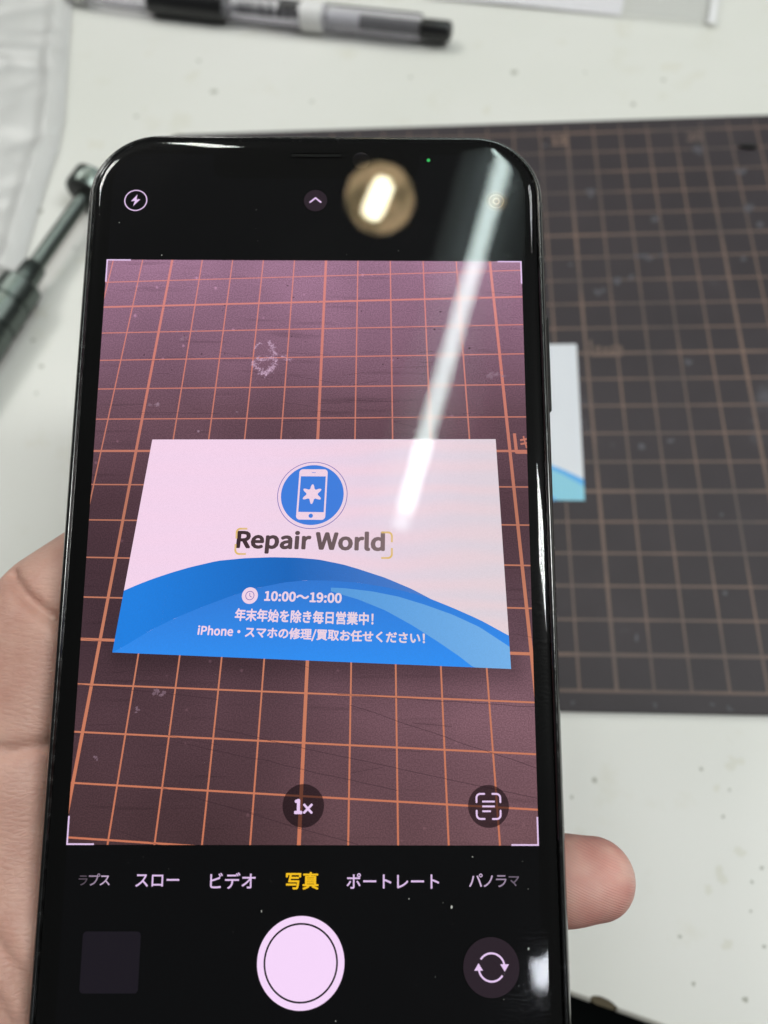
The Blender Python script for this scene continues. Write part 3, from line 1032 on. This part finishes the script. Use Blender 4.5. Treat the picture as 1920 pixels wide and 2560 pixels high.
# mode row
for s, x0, x1, col, b in (('スロー', -24.0, -17.75, (226, 196, 238), .004), ('ビデオ', -13.25, -6.75, (226, 196, 238), .004), ('写真', -2.3, 2.32, (250, 196, 34), .008),
                          ('ポートレート', 6.45, 19.75, (226, 196, 238), .004)):
    F = Flat(z=z1)
    put_text(F, s, x0, x1, cy=-50.58, bold=b)
    F.build('mode_text', EM('ui_mode', srgb(*col)), display)
for chars, xs, cols in (('ラプス', (-32.2, -30.75, -29.15), ((92, 80, 92), (160, 140, 164), (205, 180, 212))),
                        ('パノラマ', (24.1, 26.2, 28.0, 29.85), ((214, 188, 222), (196, 172, 204), (160, 142, 166), (112, 100, 116)))):
    ws = {'ラ': 1.5, 'プ': 1.95, 'ス': 1.75, 'パ': 1.95, 'ノ': 1.35, 'マ': 1.5}
    for c, x, cc in zip(chars, xs, cols):
        F = Flat(z=z1)
        put_text(F, c, x, x + ws[c] * (0.82 if chars == 'ラプス' else 1), cy=-50.58 + (0.12 if c in 'プパ' else 0), bold=.002)
        F.build('mode_text', EM('ui_mode', srgb(*cc)), display)
# bottom row
F = Flat(z=z1); F.ring(0.03, -61.5, 5.28, 6.2, n=96); F.build('shutter_ring', m_shut, display)
Flat(z=z1).disc(0.03, -61.5, 5.02, 96).build('shutter_button', m_shut, display)
Flat(z=z1).rrect(-31.1, -65.5, -22.85, -57.4, 0.55).build('thumbnail', m_thumb, display)
Flat(z=z1).disc(27.08, -62.05, 3.98, 72).build('flip_button', m_grey, display)
F = Flat(z=z2)
cx, cy = 27.12, -62.05
F.ring(cx, cy, 1.72, 1.98, 12, 145, 30)
F.ring(cx, cy, 1.72, 1.98, 192, 325, 30)
F.poly([(cx + 1.85 - .62, cy + .42), (cx + 1.85 + .62, cy + .42), (cx + 1.85, cy - .55)])
F.poly([(cx - 1.85 - .62, cy - .42), (cx - 1.85 + .62, cy - .42), (cx - 1.85, cy + .55)])
F.build('flip_icon', m_ui, display)
# dust on the glass
F = Flat(z=0.366)
rs = random.Random(5)
for x, y, r in [(21.5, -54, .16), (15.4, -52.9, .08), (-5.7, -54.6, .09), (-25.2, 46.4, .09), (32.4, -59.5, .12), (5.1, -68.9, .07), (24.6, -47.2, .06), (-32.6, 52.2, .06), (10.2, 51.5, .05), (12.5, 49.8, .05)]:
    blob(F, x, y, r, x, 1.3, .5, 10)
for i in range(26):
    blob(F, rs.uniform(-34, 34), rs.choice((rs.uniform(46.5, 62), rs.uniform(-70, -47))), rs.uniform(.02, .045), i, 1, .4, 8)
tag(F.build('dust_speck', P('dust', (0.5, 0.5, 0.47), 0.9), phone), kind='stuff')

# ------------------------------------------------------------------ the hand: one continuous surface from a signed distance field
def smin(a, b, k):
    h = np.clip(0.5 + 0.5 * (b - a) / k, 0, 1)
    return b * (1 - h) + a * h - k * h * (1 - h)


def cone(Pt, a, b, ra, rb, flat=1.0):
    a, b = np.array(a, float), np.array(b, float)
    ab = b - a
    t = np.clip(((Pt - a) @ ab) / (ab @ ab), 0, 1)
    d = Pt - (a + t[..., None] * ab)
    d[..., 2] /= flat
    return np.sqrt((d ** 2).sum(-1)) - (ra + (rb - ra) * t)


def surface_nets(S, org, h):
    ins = S < 0
    cell = np.zeros(tuple(np.array(S.shape) - 1), np.int8)
    cs = [(i, j, k) for i in (0, 1) for j in (0, 1) for k in (0, 1)]
    nx, ny, nz = cell.shape
    sub = lambda A, c: A[c[0]:c[0] + nx, c[1]:c[1] + ny, c[2]:c[2] + nz]
    cnt = sum(sub(ins, c).astype(np.int8) for c in cs)
    act = (cnt > 0) & (cnt < 8)
    idx = -np.ones(cell.shape, np.int64)
    ai = np.argwhere(act)
    idx[act] = np.arange(len(ai))
    acc = np.zeros((len(ai), 3)); num = np.zeros(len(ai))
    for c in cs:
        for ax in range(3):
            if c[ax]: continue
            d = list(c); d[ax] = 1
            s0 = sub(S, c)[act]; s1 = sub(S, tuple(d))[act]
            cr = (s0 < 0) != (s1 < 0)
            t = np.where(cr, s0 / np.where(cr, s0 - s1, 1), 0)
            p = np.array(c, float)[None].repeat(len(ai), 0)
            p[:, ax] += t
            acc[cr] += p[cr]; num[cr] += 1
    V = org + (ai + acc / num[:, None]) * h
    Fs = []
    for ax in range(3):
        b, c = (ax + 1) % 3, (ax + 2) % 3
        s0 = [slice(None)] * 3; s1 = [slice(None)] * 3
        s0[ax] = slice(0, -1); s1[ax] = slice(1, None)
        e = ins[tuple(s0)] != ins[tuple(s1)]
        q = np.argwhere(e)
        q = q[(q[:, b] > 0) & (q[:, c] > 0) & (q[:, b] < S.shape[b] - 1) & (q[:, c] < S.shape[c] - 1)]
        st = ins[tuple(s0)][tuple(q.T)]
        g = []
        for db, dc in ((1, 1), (0, 1), (0, 0), (1, 0)):
            r = q.copy(); r[:, b] -= db; r[:, c] -= dc
            g.append(idx[tuple(r.T)])
        g = np.stack(g, 1)
        g[~st] = g[~st][:, ::-1]
        Fs.append(g)
    return V, np.concatenate(Fs)


def seg_d(Pt, pts):
    dd = None
    for a, b in zip(pts, pts[1:]):
        d = cone(Pt, a, b, 0, 0)
        dd = d if dd is None else np.minimum(dd, d)
    return dd


H_ = 0.7
lo, hi = np.array([-74., -146., -60.]), np.array([60., 26., 2.])
ns = ((hi - lo) / H_).astype(int)
ax_ = [lo[i] + np.arange(ns[i]) * H_ for i in range(3)]
PT = np.stack(np.meshgrid(*ax_, indexing='ij'), -1)
# palm and heel of the hand
S = cone(PT, (-22, -78, -30), (-6, -112, -32), 16, 17, 0.8)
S = smin(S, cone(PT, (10, -84, -30), (8, -112, -32), 13, 16, 0.8), 10)
S = smin(S, cone(PT, (0, -112, -33), (0, -165, -40), 19, 20, 0.75), 12)
S = smin(S, cone(PT, (-34, -58, -26), (-8, -64, -30), 12, 12), 10)
# ball of the thumb and the thumb along the phone's left side, its tip bent in behind the phone
S = smin(S, cone(PT, (-38, -100, -24), (-47.5, -64, -17.0), 17, 14.2), 8)
S = smin(S, cone(PT, (-47.5, -62, -17.0), (-49.5, -40, -16.0), 14.2, 13.2), 5)
S = smin(S, cone(PT, (-49.6, -39, -16.0), (-46.0, -16.5, -15.6), 12.8, 12.2), 2.4)
th = cone(PT, (-43.8, -11.6, -16.2), (-27.0, 3.6, -19.0), 11.5, 9.6)
S = smin(S, th, 2.2)
S = smin(S, cone(PT, (-27.0, 3.6, -19.0), (-22.0, 7.0, -19.6), 9.6, 8.2), 3)
# fingers behind the phone (index, middle, little) and the one whose tip shows on the right
for chain in ([(-26, -54, -27, 10), (-15, -24, -23, 8.6), (-5, -4, -19, 7.8), (4, 9, -17, 6.8)],
              [(-12, -58, -29, 10), (4, -32, -25, 8.8), (15, -18, -20, 8.0), (24, -10, -17, 6.9)],
              [(1, -66, -30, 9.6), (15, -56, -27, 8.6), (31, -55.6, -18.5, 7.3), (41.0, -54.5, -14.0, 6.55), (45.9, -54.2, -13.8, 6.4)],
              [(12, -84, -29, 9.0), (24, -75, -26, 7.8), (31, -73, -20, 7.0), (34, -72.5, -17, 6.2)]):
    f = None
    for a, b in zip(chain, chain[1:]):
        d = cone(PT, a[:3], b[:3], a[3], b[3])
        f = d if f is None else smin(f, d, 2.0)
    S = smin(S, f, 3.0)
# fine form: creases of the thumb
S = S + 0.0
for pts, w, dep in (([(-49.6, -6.0, -6), (-48.0, -7.4, -5), (-45.6, -9.6, -4), (-43.2, -11.4, -4), (-39, -14.5, -6)], 0.95, 1.5),
                    ([(-58, -29, -12), (-53.5, -31.6, -7), (-49.0, -32.6, -4), (-45.0, -33.2, -3.5), (-38.5, -32.0, -4)], 1.0, 0.9),
                    ([(-55, -35, -9), (-49.5, -35.4, -4), (-45.5, -34.0, -3.5)], 0.8, 0.5),
                    ([(-54, -51, -8), (-49.0, -55.0, -4), (-45.2, -59.5, -3.5), (-41.6, -64.5, -4), (-38, -70, -8)], 1.3, 1.2),
                    ([(-51, -56, -6), (-47.0, -61.0, -4), (-44.4, -67.0, -4), (-41.5, -75.0, -6)], 1.1, 0.9)):
    d = cone(PT, (0, 0, 0), (0, 0, 1), 0, 0) if False else None
    pa = [(p[0], p[1], 0) for p in pts]
    Q = PT.copy(); Q[..., 2] = 0
    d = seg_d(Q, pa)
    S = S + dep * np.exp(-(d / w) ** 2) * (PT[..., 2] > -20)
# the phone presses its own shape into the flesh
q = np.abs(PT - np.array([0, CY, -4.0])) - np.array([HX - 4.0, HY - 4.0, 0.0])
ph = np.sqrt((np.maximum(q, 0) ** 2).sum(-1)) + np.minimum(q.max(-1), 0) - 4.15
S = np.maximum(S, -ph)
V, Fq = surface_nets(S, lo, H_)
me = bpy.data.meshes.new('hand')
me.from_pydata((V * MM).tolist(), [], Fq.tolist())
me.update()


def skin_material():
    m, nt, N, L = newmat('skin')
    b = N['Principled BSDF']
    tc = N.new('ShaderNodeTexCoord')
    sp = N.new('ShaderNodeSeparateXYZ'); L.new(tc.outputs['Object'], sp.inputs[0])
    n1 = N.new('ShaderNodeTexNoise'); n1.inputs['Scale'].default_value = 85; n1.inputs['Detail'].default_value = 5
    n1.inputs['Roughness'].default_value = 0.65
    L.new(tc.outputs['Object'], n1.inputs[0])
    r = N.new('ShaderNodeValToRGB')
    r.color_ramp.elements[0].position = 0.33; r.color_ramp.elements[0].color = (0.46, 0.245, 0.195, 1)
    r.color_ramp.elements[1].position = 0.68; r.color_ramp.elements[1].color = (0.57, 0.35, 0.285, 1)
    L.new(n1.outputs[0], r.inputs[0])
    # blood-red fingertip
    mr = N.new('ShaderNodeMapRange'); mr.inputs[1].default_value = 0.02; mr.inputs[2].default_value = 0.045
    L.new(sp.outputs[0], mr.inputs[0])
    mx = N.new('ShaderNodeMix'); mx.data_type = 'RGBA'
    L.new(mr.outputs[0], mx.inputs[0]); L.new(r.outputs[0], mx.inputs[6])
    n4 = N.new('ShaderNodeTexNoise'); n4.inputs['Scale'].default_value = 160; n4.inputs['Detail'].default_value = 2
    L.new(tc.outputs['Object'], n4.inputs[0])
    r4 = N.new('ShaderNodeValToRGB')
    r4.color_ramp.elements[0].position = 0.35; r4.color_ramp.elements[0].color = (0.58, 0.275, 0.235, 1)
    r4.color_ramp.elements[1].position = 0.65; r4.color_ramp.elements[1].color = (0.65, 0.38, 0.325, 1)
    L.new(n4.outputs[0], r4.inputs[0]); L.new(r4.outputs[0], mx.inputs[7])
    L.new(mx.outputs[2], b.inputs['Base Color'])
    b.inputs['Roughness'].default_value = 0.48
    b.inputs['Subsurface Weight'].default_value = 0.25
    b.inputs['Subsurface Radius'].default_value = (1.0, 0.35, 0.2)
    b.inputs['Subsurface Scale'].default_value = 0.0018
    b.inputs['Specular IOR Level'].default_value = 0.35
    # ridges of the fingerprint on the right, skin lines elsewhere
    def wave(rot, scale, dist, loc=(0, 0, 0)):
        mp = N.new('ShaderNodeMapping'); mp.inputs['Rotation'].default_value = (0, 0, R(rot)); mp.inputs['Location'].default_value = loc
        L.new(tc.outputs['Object'], mp.inputs[0])
        w = N.new('ShaderNodeTexWave'); w.bands_direction = 'Y'; w.inputs['Scale'].default_value = scale
        w.inputs['Distortion'].default_value = dist; w.inputs['Detail'].default_value = 2; w.inputs['Detail Scale'].default_value = 0.25
        L.new(mp.outputs[0], w.inputs[0]); return w.outputs[0]
    w1 = wave(24, 800, 3.0)
    w2 = wave(12, 330, 9.0)
    vo = N.new('ShaderNodeTexVoronoi'); vo.feature = 'DISTANCE_TO_EDGE'; vo.inputs['Scale'].default_value = 1100
    mpv = N.new('ShaderNodeMapping'); mpv.inputs['Scale'].default_value = (0.6, 1.3, 1); mpv.inputs['Rotation'].default_value = (0, 0, R(-12))
    L.new(tc.outputs['Object'], mpv.inputs[0]); L.new(mpv.outputs[0], vo.inputs[0])
    a1 = N.new('ShaderNodeMath'); a1.operation = 'MULTIPLY_ADD'; a1.inputs[1].default_value = 0.18
    L.new(w2, a1.inputs[0]); L.new(vo.outputs['Distance'], a1.inputs[2])
    a3 = N.new('ShaderNodeMath'); a3.operation = 'MULTIPLY'; a3.inputs[1].default_value = 2.0; L.new(a1.outputs[0], a3.inputs[0])
    mh = N.new('ShaderNodeMix')
    L.new(mr.outputs[0], mh.inputs[0]); L.new(a3.outputs[0], mh.inputs[2]); L.new(w1, mh.inputs[3])
    bp = N.new('ShaderNodeBump'); bp.inputs['Strength'].default_value = 0.45; bp.inputs['Distance'].default_value = 0.0001
    L.new(mh.outputs[0], bp.inputs['Height']); L.new(bp.outputs[0], b.inputs['Normal'])
    return m


hand = thing('hand', 'left hand gripping the phone, thumb at its left edge, fingertip showing at its right', 'hand')
hand.matrix_world = PHONE_M
link('hand_skin', me, skin_material(), hand, smooth=True)
# nail on the far side of the visible fingertip
bm = bmesh.new(); bmesh.ops.create_uvsphere(bm, u_segments=24, v_segments=12, radius=1)
for v in bm.verts:
    v.co = Vector((v.co.x * 5.2, v.co.y * 4.6, v.co.z * 1.6)) * MM
me = bpy.data.meshes.new('m'); bm.to_mesh(me); bm.free()
nail = link('fingernail', me, P('nail', (0.62, 0.42, 0.36), 0.25), hand, smooth=True)
nail.location = (0.0440, -0.0545, -0.0185); nail.rotation_euler = (R(-10), R(12), 0)

# ------------------------------------------------------------------ pen at the far side of the bench
pen_dir = Vector((129.9, -29.2, 0)).normalized()
pen = thing('ballpoint_pen', 'clear ballpoint pen with black grip and black end, lying beyond the phone', 'pen')
pen.location = Vector((-172.0, 294.5, DZ + 5.6)) * MM
pen.rotation_euler = (0, 0, math.atan2(pen_dir.y, pen_dir.x))
m_clear = P('clear_plastic', (0.93, 0.93, 0.97), 0.06, **{'Transmission_Weight': 0.0})
m_cl, nt, N, L = newmat('clear_barrel')
N.remove(N['Principled BSDF'])
tr = N.new('ShaderNodeBsdfTransparent'); tr.inputs[0].default_value = (0.90, 0.89, 0.92, 1)
gl = N.new('ShaderNodeBsdfGlossy'); gl.inputs['Roughness'].default_value = 0.08
df = N.new('ShaderNodeBsdfDiffuse'); df.inputs[0].default_value = (0.80, 0.78, 0.84, 1)
ly = N.new('ShaderNodeLayerWeight'); ly.inputs[0].default_value = 0.15
m1 = N.new('ShaderNodeMixShader'); m1.inputs[0].default_value = 0.15
m2 = N.new('ShaderNodeMixShader')
L.new(tr.outputs[0], m1.inputs[1]); L.new(df.outputs[0], m1.inputs[2])
L.new(ly.outputs['Fresnel'], m2.inputs[0]); L.new(m1.outputs[0], m2.inputs[1]); L.new(gl.outputs[0], m2.inputs[2])
L.new(m2.outputs[0], N['Material Output'].inputs[0])
m_blk = P('pen_black', (0.008, 0.008, 0.009), 0.35)
m_wht = P('pen_white', (0.75, 0.74, 0.74), 0.4)
m_gry = P('pen_grey', (0.22, 0.22, 0.23), 0.35)
lathe('barrel', [(-34, 3.6), (-20, 4.6), (33, 5.3), (118, 5.4), (119, 5.2)], m_cl, pen, closed=False)
lathe('grip', [(-2, 5.4), (-1, 5.75), (32, 5.85), (33.2, 5.5)], m_blk, pen)
lathe('tip', [(-48, 0.5), (-46, 1.0), (-36, 3.2), (-34, 3.6)], m_gry, pen)
lathe('ink_tube', [(33, 1.5), (79, 1.5)], m_gry, pen, 20)
lathe('inner_sleeve', [(79.5, 2.9), (93, 2.9)], P('sleeve_grey', (0.5, 0.5, 0.52), 0.3), pen)
lathe('white_ring', [(68, 5.52), (68.4, 5.56), (77.0, 5.56), (77.4, 5.52)], m_wht, pen)
lathe('inner_plug', [(93.2, 2.7), (118.5, 2.7)], m_blk, pen)
lathe('push_button', [(119.2, 3.4), (119.6, 3.75), (130.6, 3.75), (131.6, 3.3), (132.0, 2.2)], m_blk, pen)


def wrap(x, s, rr):                             # print wrapped on the barrel, s = arc length in mm from the top
    a = (s - 4.6) / rr
    return (x, math.sin(a) * rr, math.cos(a) * rr)


vs, fs = [], []
def pbar(x0, x1, s0, s1):
    for k in range(4):
        a, b = s0 + (s1 - s0) * k / 4, s0 + (s1 - s0) * (k + 1) / 4
        n = len(vs)
        vs.extend([wrap(x0, a, 5.56), wrap(x1, a, 5.56), wrap(x1, b, 5.56), wrap(x0, b, 5.56)])
        fs.append([n, n + 1, n + 2, n + 3])
rs = random.Random(2)
x = 39.0
while x < 56:
    w = rs.choice((0.35, 0.6, 0.9)); pbar(x, x + w, -2.6, 2.2 + rs.uniform(-.4, .4)); x += w + rs.choice((0.5, 0.8))
pbar(58.5, 67.0, 0.8, 4.6); pbar(58.5, 60.5, -2.4, 0.8); pbar(62.0, 63.6, -2.4, .8); pbar(65, 66.6, -1.6, .8)
link('barrel_print', pydata(scale_mm(vs), fs), m_blk, pen)

# ------------------------------------------------------------------ metal tool at the left
a0, a1 = Vector((-177.4, 186.6, 0)), Vector((-198.2, 130.4, 0))
dirv = (a1 - a0).normalized()
tool = thing('precision_screwdriver', 'gunmetal hand tool with round cap and ringed body, lying left of the phone', 'screwdriver')
tool.location = (a0.x * MM, a0.y * MM, 0.0062)
tool.rotation_euler = (0, 0, math.atan2(dirv.y, dirv.x))
m_gun = P('gunmetal', (0.12, 0.14, 0.13), 0.3, metal=1.0)
m_gun2 = P('gunmetal_face', (0.03, 0.032, 0.03), 0.5, metal=0.3)
lathe('cap', [(0, 7.2), (0.6, 7.9), (7.8, 8.0), (8.4, 7.6)], m_gun, tool)
lathe('cap_face', [(8.41, 7.3), (9.0, 6.2), (9.4, 2.7)], m_gun2, tool)
lathe('shaft', [(8.8, 2.7), (50, 2.9)], m_gun, tool)
lathe('collar', [(43, 3.4), (44, 4.1), (53, 4.4), (53.5, 4.4)], m_gun, tool)
lathe('body', [(51.5, 6.2), (52.5, 7.2), (60.0, 7.4), (60.6, 6.6), (61.8, 6.6), (62.4, 7.6), (70, 7.6), (70.6, 6.8), (71.8, 6.8), (72.4, 7.8), (118, 8.0), (130, 6)], m_gun, tool)

# ------------------------------------------------------------------ plastic bag at the left, sleeve at the top right
def film_material(name, tint, dens, rough=0.18):
    m, nt, N, L = newmat(name)
    N.remove(N['Principled BSDF'])
    tr = N.new('ShaderNodeBsdfTransparent'); tr.inputs[0].default_value = (0.99, 0.99, 0.99, 1)
    df = N.new('ShaderNodeBsdfDiffuse'); df.inputs[0].default_value = tint
    gl = N.new('ShaderNodeBsdfGlossy'); gl.inputs['Roughness'].default_value = rough
    a = N.new('ShaderNodeMixShader'); a.inputs[0].default_value = dens
    fr = N.new('ShaderNodeFresnel'); fr.inputs[0].default_value = 1.45
    b = N.new('ShaderNodeMixShader')
    L.new(tr.outputs[0], a.inputs[1]); L.new(df.outputs[0], a.inputs[2])
    L.new(fr.outputs[0], b.inputs[0]); L.new(a.outputs[0], b.inputs[1]); L.new(gl.outputs[0], b.inputs[2])
    L.new(b.outputs[0], N['Material Output'].inputs[0])
    return m


def film(name, fn, nu, nv, mat, parent):
    vs = [fn(i / nu, j / nv) for j in range(nv + 1) for i in range(nu + 1)]
    fs = [[j * (nu + 1) + i, j * (nu + 1) + i + 1, (j + 1) * (nu + 1) + i + 1, (j + 1) * (nu + 1) + i] for j in range(nv) for i in range(nu)]
    return link(name, pydata(scale_mm(vs), fs), mat, parent, smooth=True)


bag = thing('plastic_bag', 'crumpled clear plastic bag at the far left of the bench, beside the screwdriver', 'plastic bag')
EDGE = [(146, -203), (174, -202.5), (198, -202.0), (211, -201.0), (229, -202.0), (253, -205.5), (278, -209.5), (305, -213), (360, -220)]


def edge_x(y):
    for a, b in zip(EDGE, EDGE[1:]):
        if y <= b[0]: return a[1] + (b[1] - a[1]) * (y - a[0]) / (b[0] - a[0])
    return EDGE[-1][1]


def bagf(u, v, lift=0.0):
    y = 150 + 210 * v
    xe = edge_x(y)
    x = xe - 110 * (1 - u)
    e = min((1 - u) * 110 / 5.0, 1.0)
    z = DZ + 0.3 + lift + e * (1.4 + 1.2 * abs(mnoise.noise(Vector((x * 0.02, y * 0.055, 1.0)))) * 2)
    for yc, w, h in ((268, 5.0, 2.4), (279, 4, 1.6), (236, 8, .9), (207, 7, 1.0), (190, 8, .8)):
        yy = y - (x + 240) * (-0.12)
        z += e * h * math.exp(-((yy - yc) / w) ** 2)
    z += e * 1.3 * max(0, 1 - abs((xe - x) - 6) / 5)
    z += 0.5 * e * mnoise.noise(Vector((x * 0.12, y * 0.12, 4.0)))
    return (x, y, max(z, DZ + 0.12))


film('bag_film', lambda u, v: bagf(u, v, 0.6), 110, 200, film_material('bag_film', (0.93, 0.93, 0.92, 1), 0.5, 0.35), bag)
film('bag_lower_film', lambda u, v: (bagf(u, v)[0] - 0.5, bagf(u, v)[1], DZ + 0.15), 20, 20, film_material('bag_lower', (0.93, 0.93, 0.92, 1), 0.4, 0.4), bag)
sx0 = [(-55, 294.5), (31.1, 276.2), (63.5, 269.3), (78, 318), (-42, 340)]
sl = thing('plastic_sleeve', 'clear plastic sleeve with white paper inside, beyond the mat at the top right', 'plastic sleeve')


def slf(u, v, z0=0.0):
    ax, ay = -56, 294.5; bx, by = 63.5, 269.4
    cx_, cy_ = 79, 332
    x = ax + (bx - ax) * u + (cx_ - bx) * v
    y = ay + (by - ay) * u + (cy_ - by) * v
    return (x, y, DZ + z0 + 1.3 * math.sin(u * 5 + v * 2) ** 2 * (0.3 + v) + (1.6 if z0 > 1 else 0) * (1 - abs(2 * u - 1)) * 0.4)


film('sleeve_film', lambda u, v: slf(u, v, 1.5), 60, 30, film_material('sleeve_film', (0.86, 0.88, 0.90, 1), 0.12, 0.12), sl)
film('sleeve_edge', lambda u, v: (lambda p: (p[0] - 3.2 * (1 - u), p[1], p[2] + 0.15))(slf(1.0, v, 1.5)), 2, 20, film_material('sleeve_seam', (0.95, 0.95, 0.97, 1), 0.75), sl)
film('paper_insert', lambda u, v: slf(0.03 + 0.66 * u, 0.02 + 0.95 * v, 0.6), 20, 20, P('insert_white', (0.95, 0.93, 0.97), 0.4), sl)

# ------------------------------------------------------------------ lamps seen mirrored in the phone's glass, and an added glint panel
def emit(name, col, s):
    return EM(name, col, s)


t0 = Vector((87, -125, 1600)); t1 = t0 + (Vector((261, 575, 1600)) - t0) * 2.1
tv = (t1 - t0); tl = tv.length
tube = thing('fluorescent_lamp', 'long fluorescent tube lamp mirrored as a white streak in the phone glass', 'lamp')
tube.location = t0 * MM
tube.rotation_euler = (0, 0, math.atan2(tv.y, tv.x))
lathe('tube_end', [(0, 14), (3, 17), (40, 17)], EM('tube_end_glow', (0.84, 0.98, 0.94, 1), 8), tube, 24)
lathe('tube', [(40.5, 17), (tl - 2, 17), (tl, 14)], EM('tube_glow', (0.84, 1.0, 0.96, 1), 21), tube, 24)
m_house = P('lamp_housing', (0.38, 0.40, 0.42), 0.5)
vs = []
pr = [(-105, 30), (-24, 34), (24, 34), (85, 22), (85, 24), (24, 50), (-24, 50), (-105, 32)]
for xx in (-30, tl + 30):
    vs += [(xx, y, z) for y, z in pr]
k = len(pr)
link('housing', pydata(scale_mm(vs), [[i, (i + 1) % k, (i + 1) % k + k, i + k] for i in range(k)] + [list(range(k))[::-1], list(range(k, 2 * k))]), m_house, tube)

gl = thing('round_lamp', 'warm round lamp mirrored as a cream disc near the top of the phone', 'lamp')
gl.location = (0.024, 0.562, 1.6)
bm = bmesh.new(); bmesh.ops.create_uvsphere(bm, u_segments=48, v_segments=24, radius=1)
bmesh.ops.delete(bm, geom=[v for v in bm.verts if v.co.z < -0.02], context='VERTS')
for v in bm.verts: v.co = Vector((v.co.x * 70, v.co.y * 72, v.co.z * 50)) * MM
me = bpy.data.meshes.new('m'); bm.to_mesh(me); bm.free()
m_sh, nt, N, L = newmat('shade_glow')
N.remove(N['Principled BSDF'])
em = N.new('ShaderNodeEmission'); tc = N.new('ShaderNodeTexCoord')
nn = N.new('ShaderNodeTexNoise'); nn.inputs['Scale'].default_value = 14; L.new(tc.outputs['Object'], nn.inputs[0])
rr = N.new('ShaderNodeValToRGB')
rr.color_ramp.elements[0].position = 0.38; rr.color_ramp.elements[0].color = (0.32, 0.25, 0.13, 1)
rr.color_ramp.elements[1].position = 0.62; rr.color_ramp.elements[1].color = (0.95, 0.68, 0.38, 1)
L.new(nn.outputs[0], rr.inputs[0]); L.new(rr.outputs[0], em.inputs[0]); em.inputs[1].default_value = 11
L.new(em.outputs[0], N['Material Output'].inputs[0])
link('lamp_shade', me, m_sh, gl, smooth=True)
b_ = lathe('bulb', [(-42, 8), (-38, 16), (-30, 21), (30, 21), (38, 16), (42, 8)], EM('bulb_glow', (1.0, 0.93, 0.66, 1), 60), gl, 24)
b_.location = (-0.006, -0.012, -0.03); b_.rotation_euler = (0, 0, R(68))

pl = thing('glint_panel', 'small cool white panel added for the glint at the lower right of the phone glass', 'lamp')  # unseen glowing panel, added only to put a glint in the glass
pl.location = (0.456, -1.118, 1.6)
pl.rotation_euler = (R(-32), 0, R(17))
box('glint_face', -34, 34, -70, 70, -2, 2, EM('panel_glow', (0.88, 0.92, 1.0, 1), 30), pl)
box('glint_case', -38, 38, -74, 74, 2.5, 20, m_house, pl, 2)
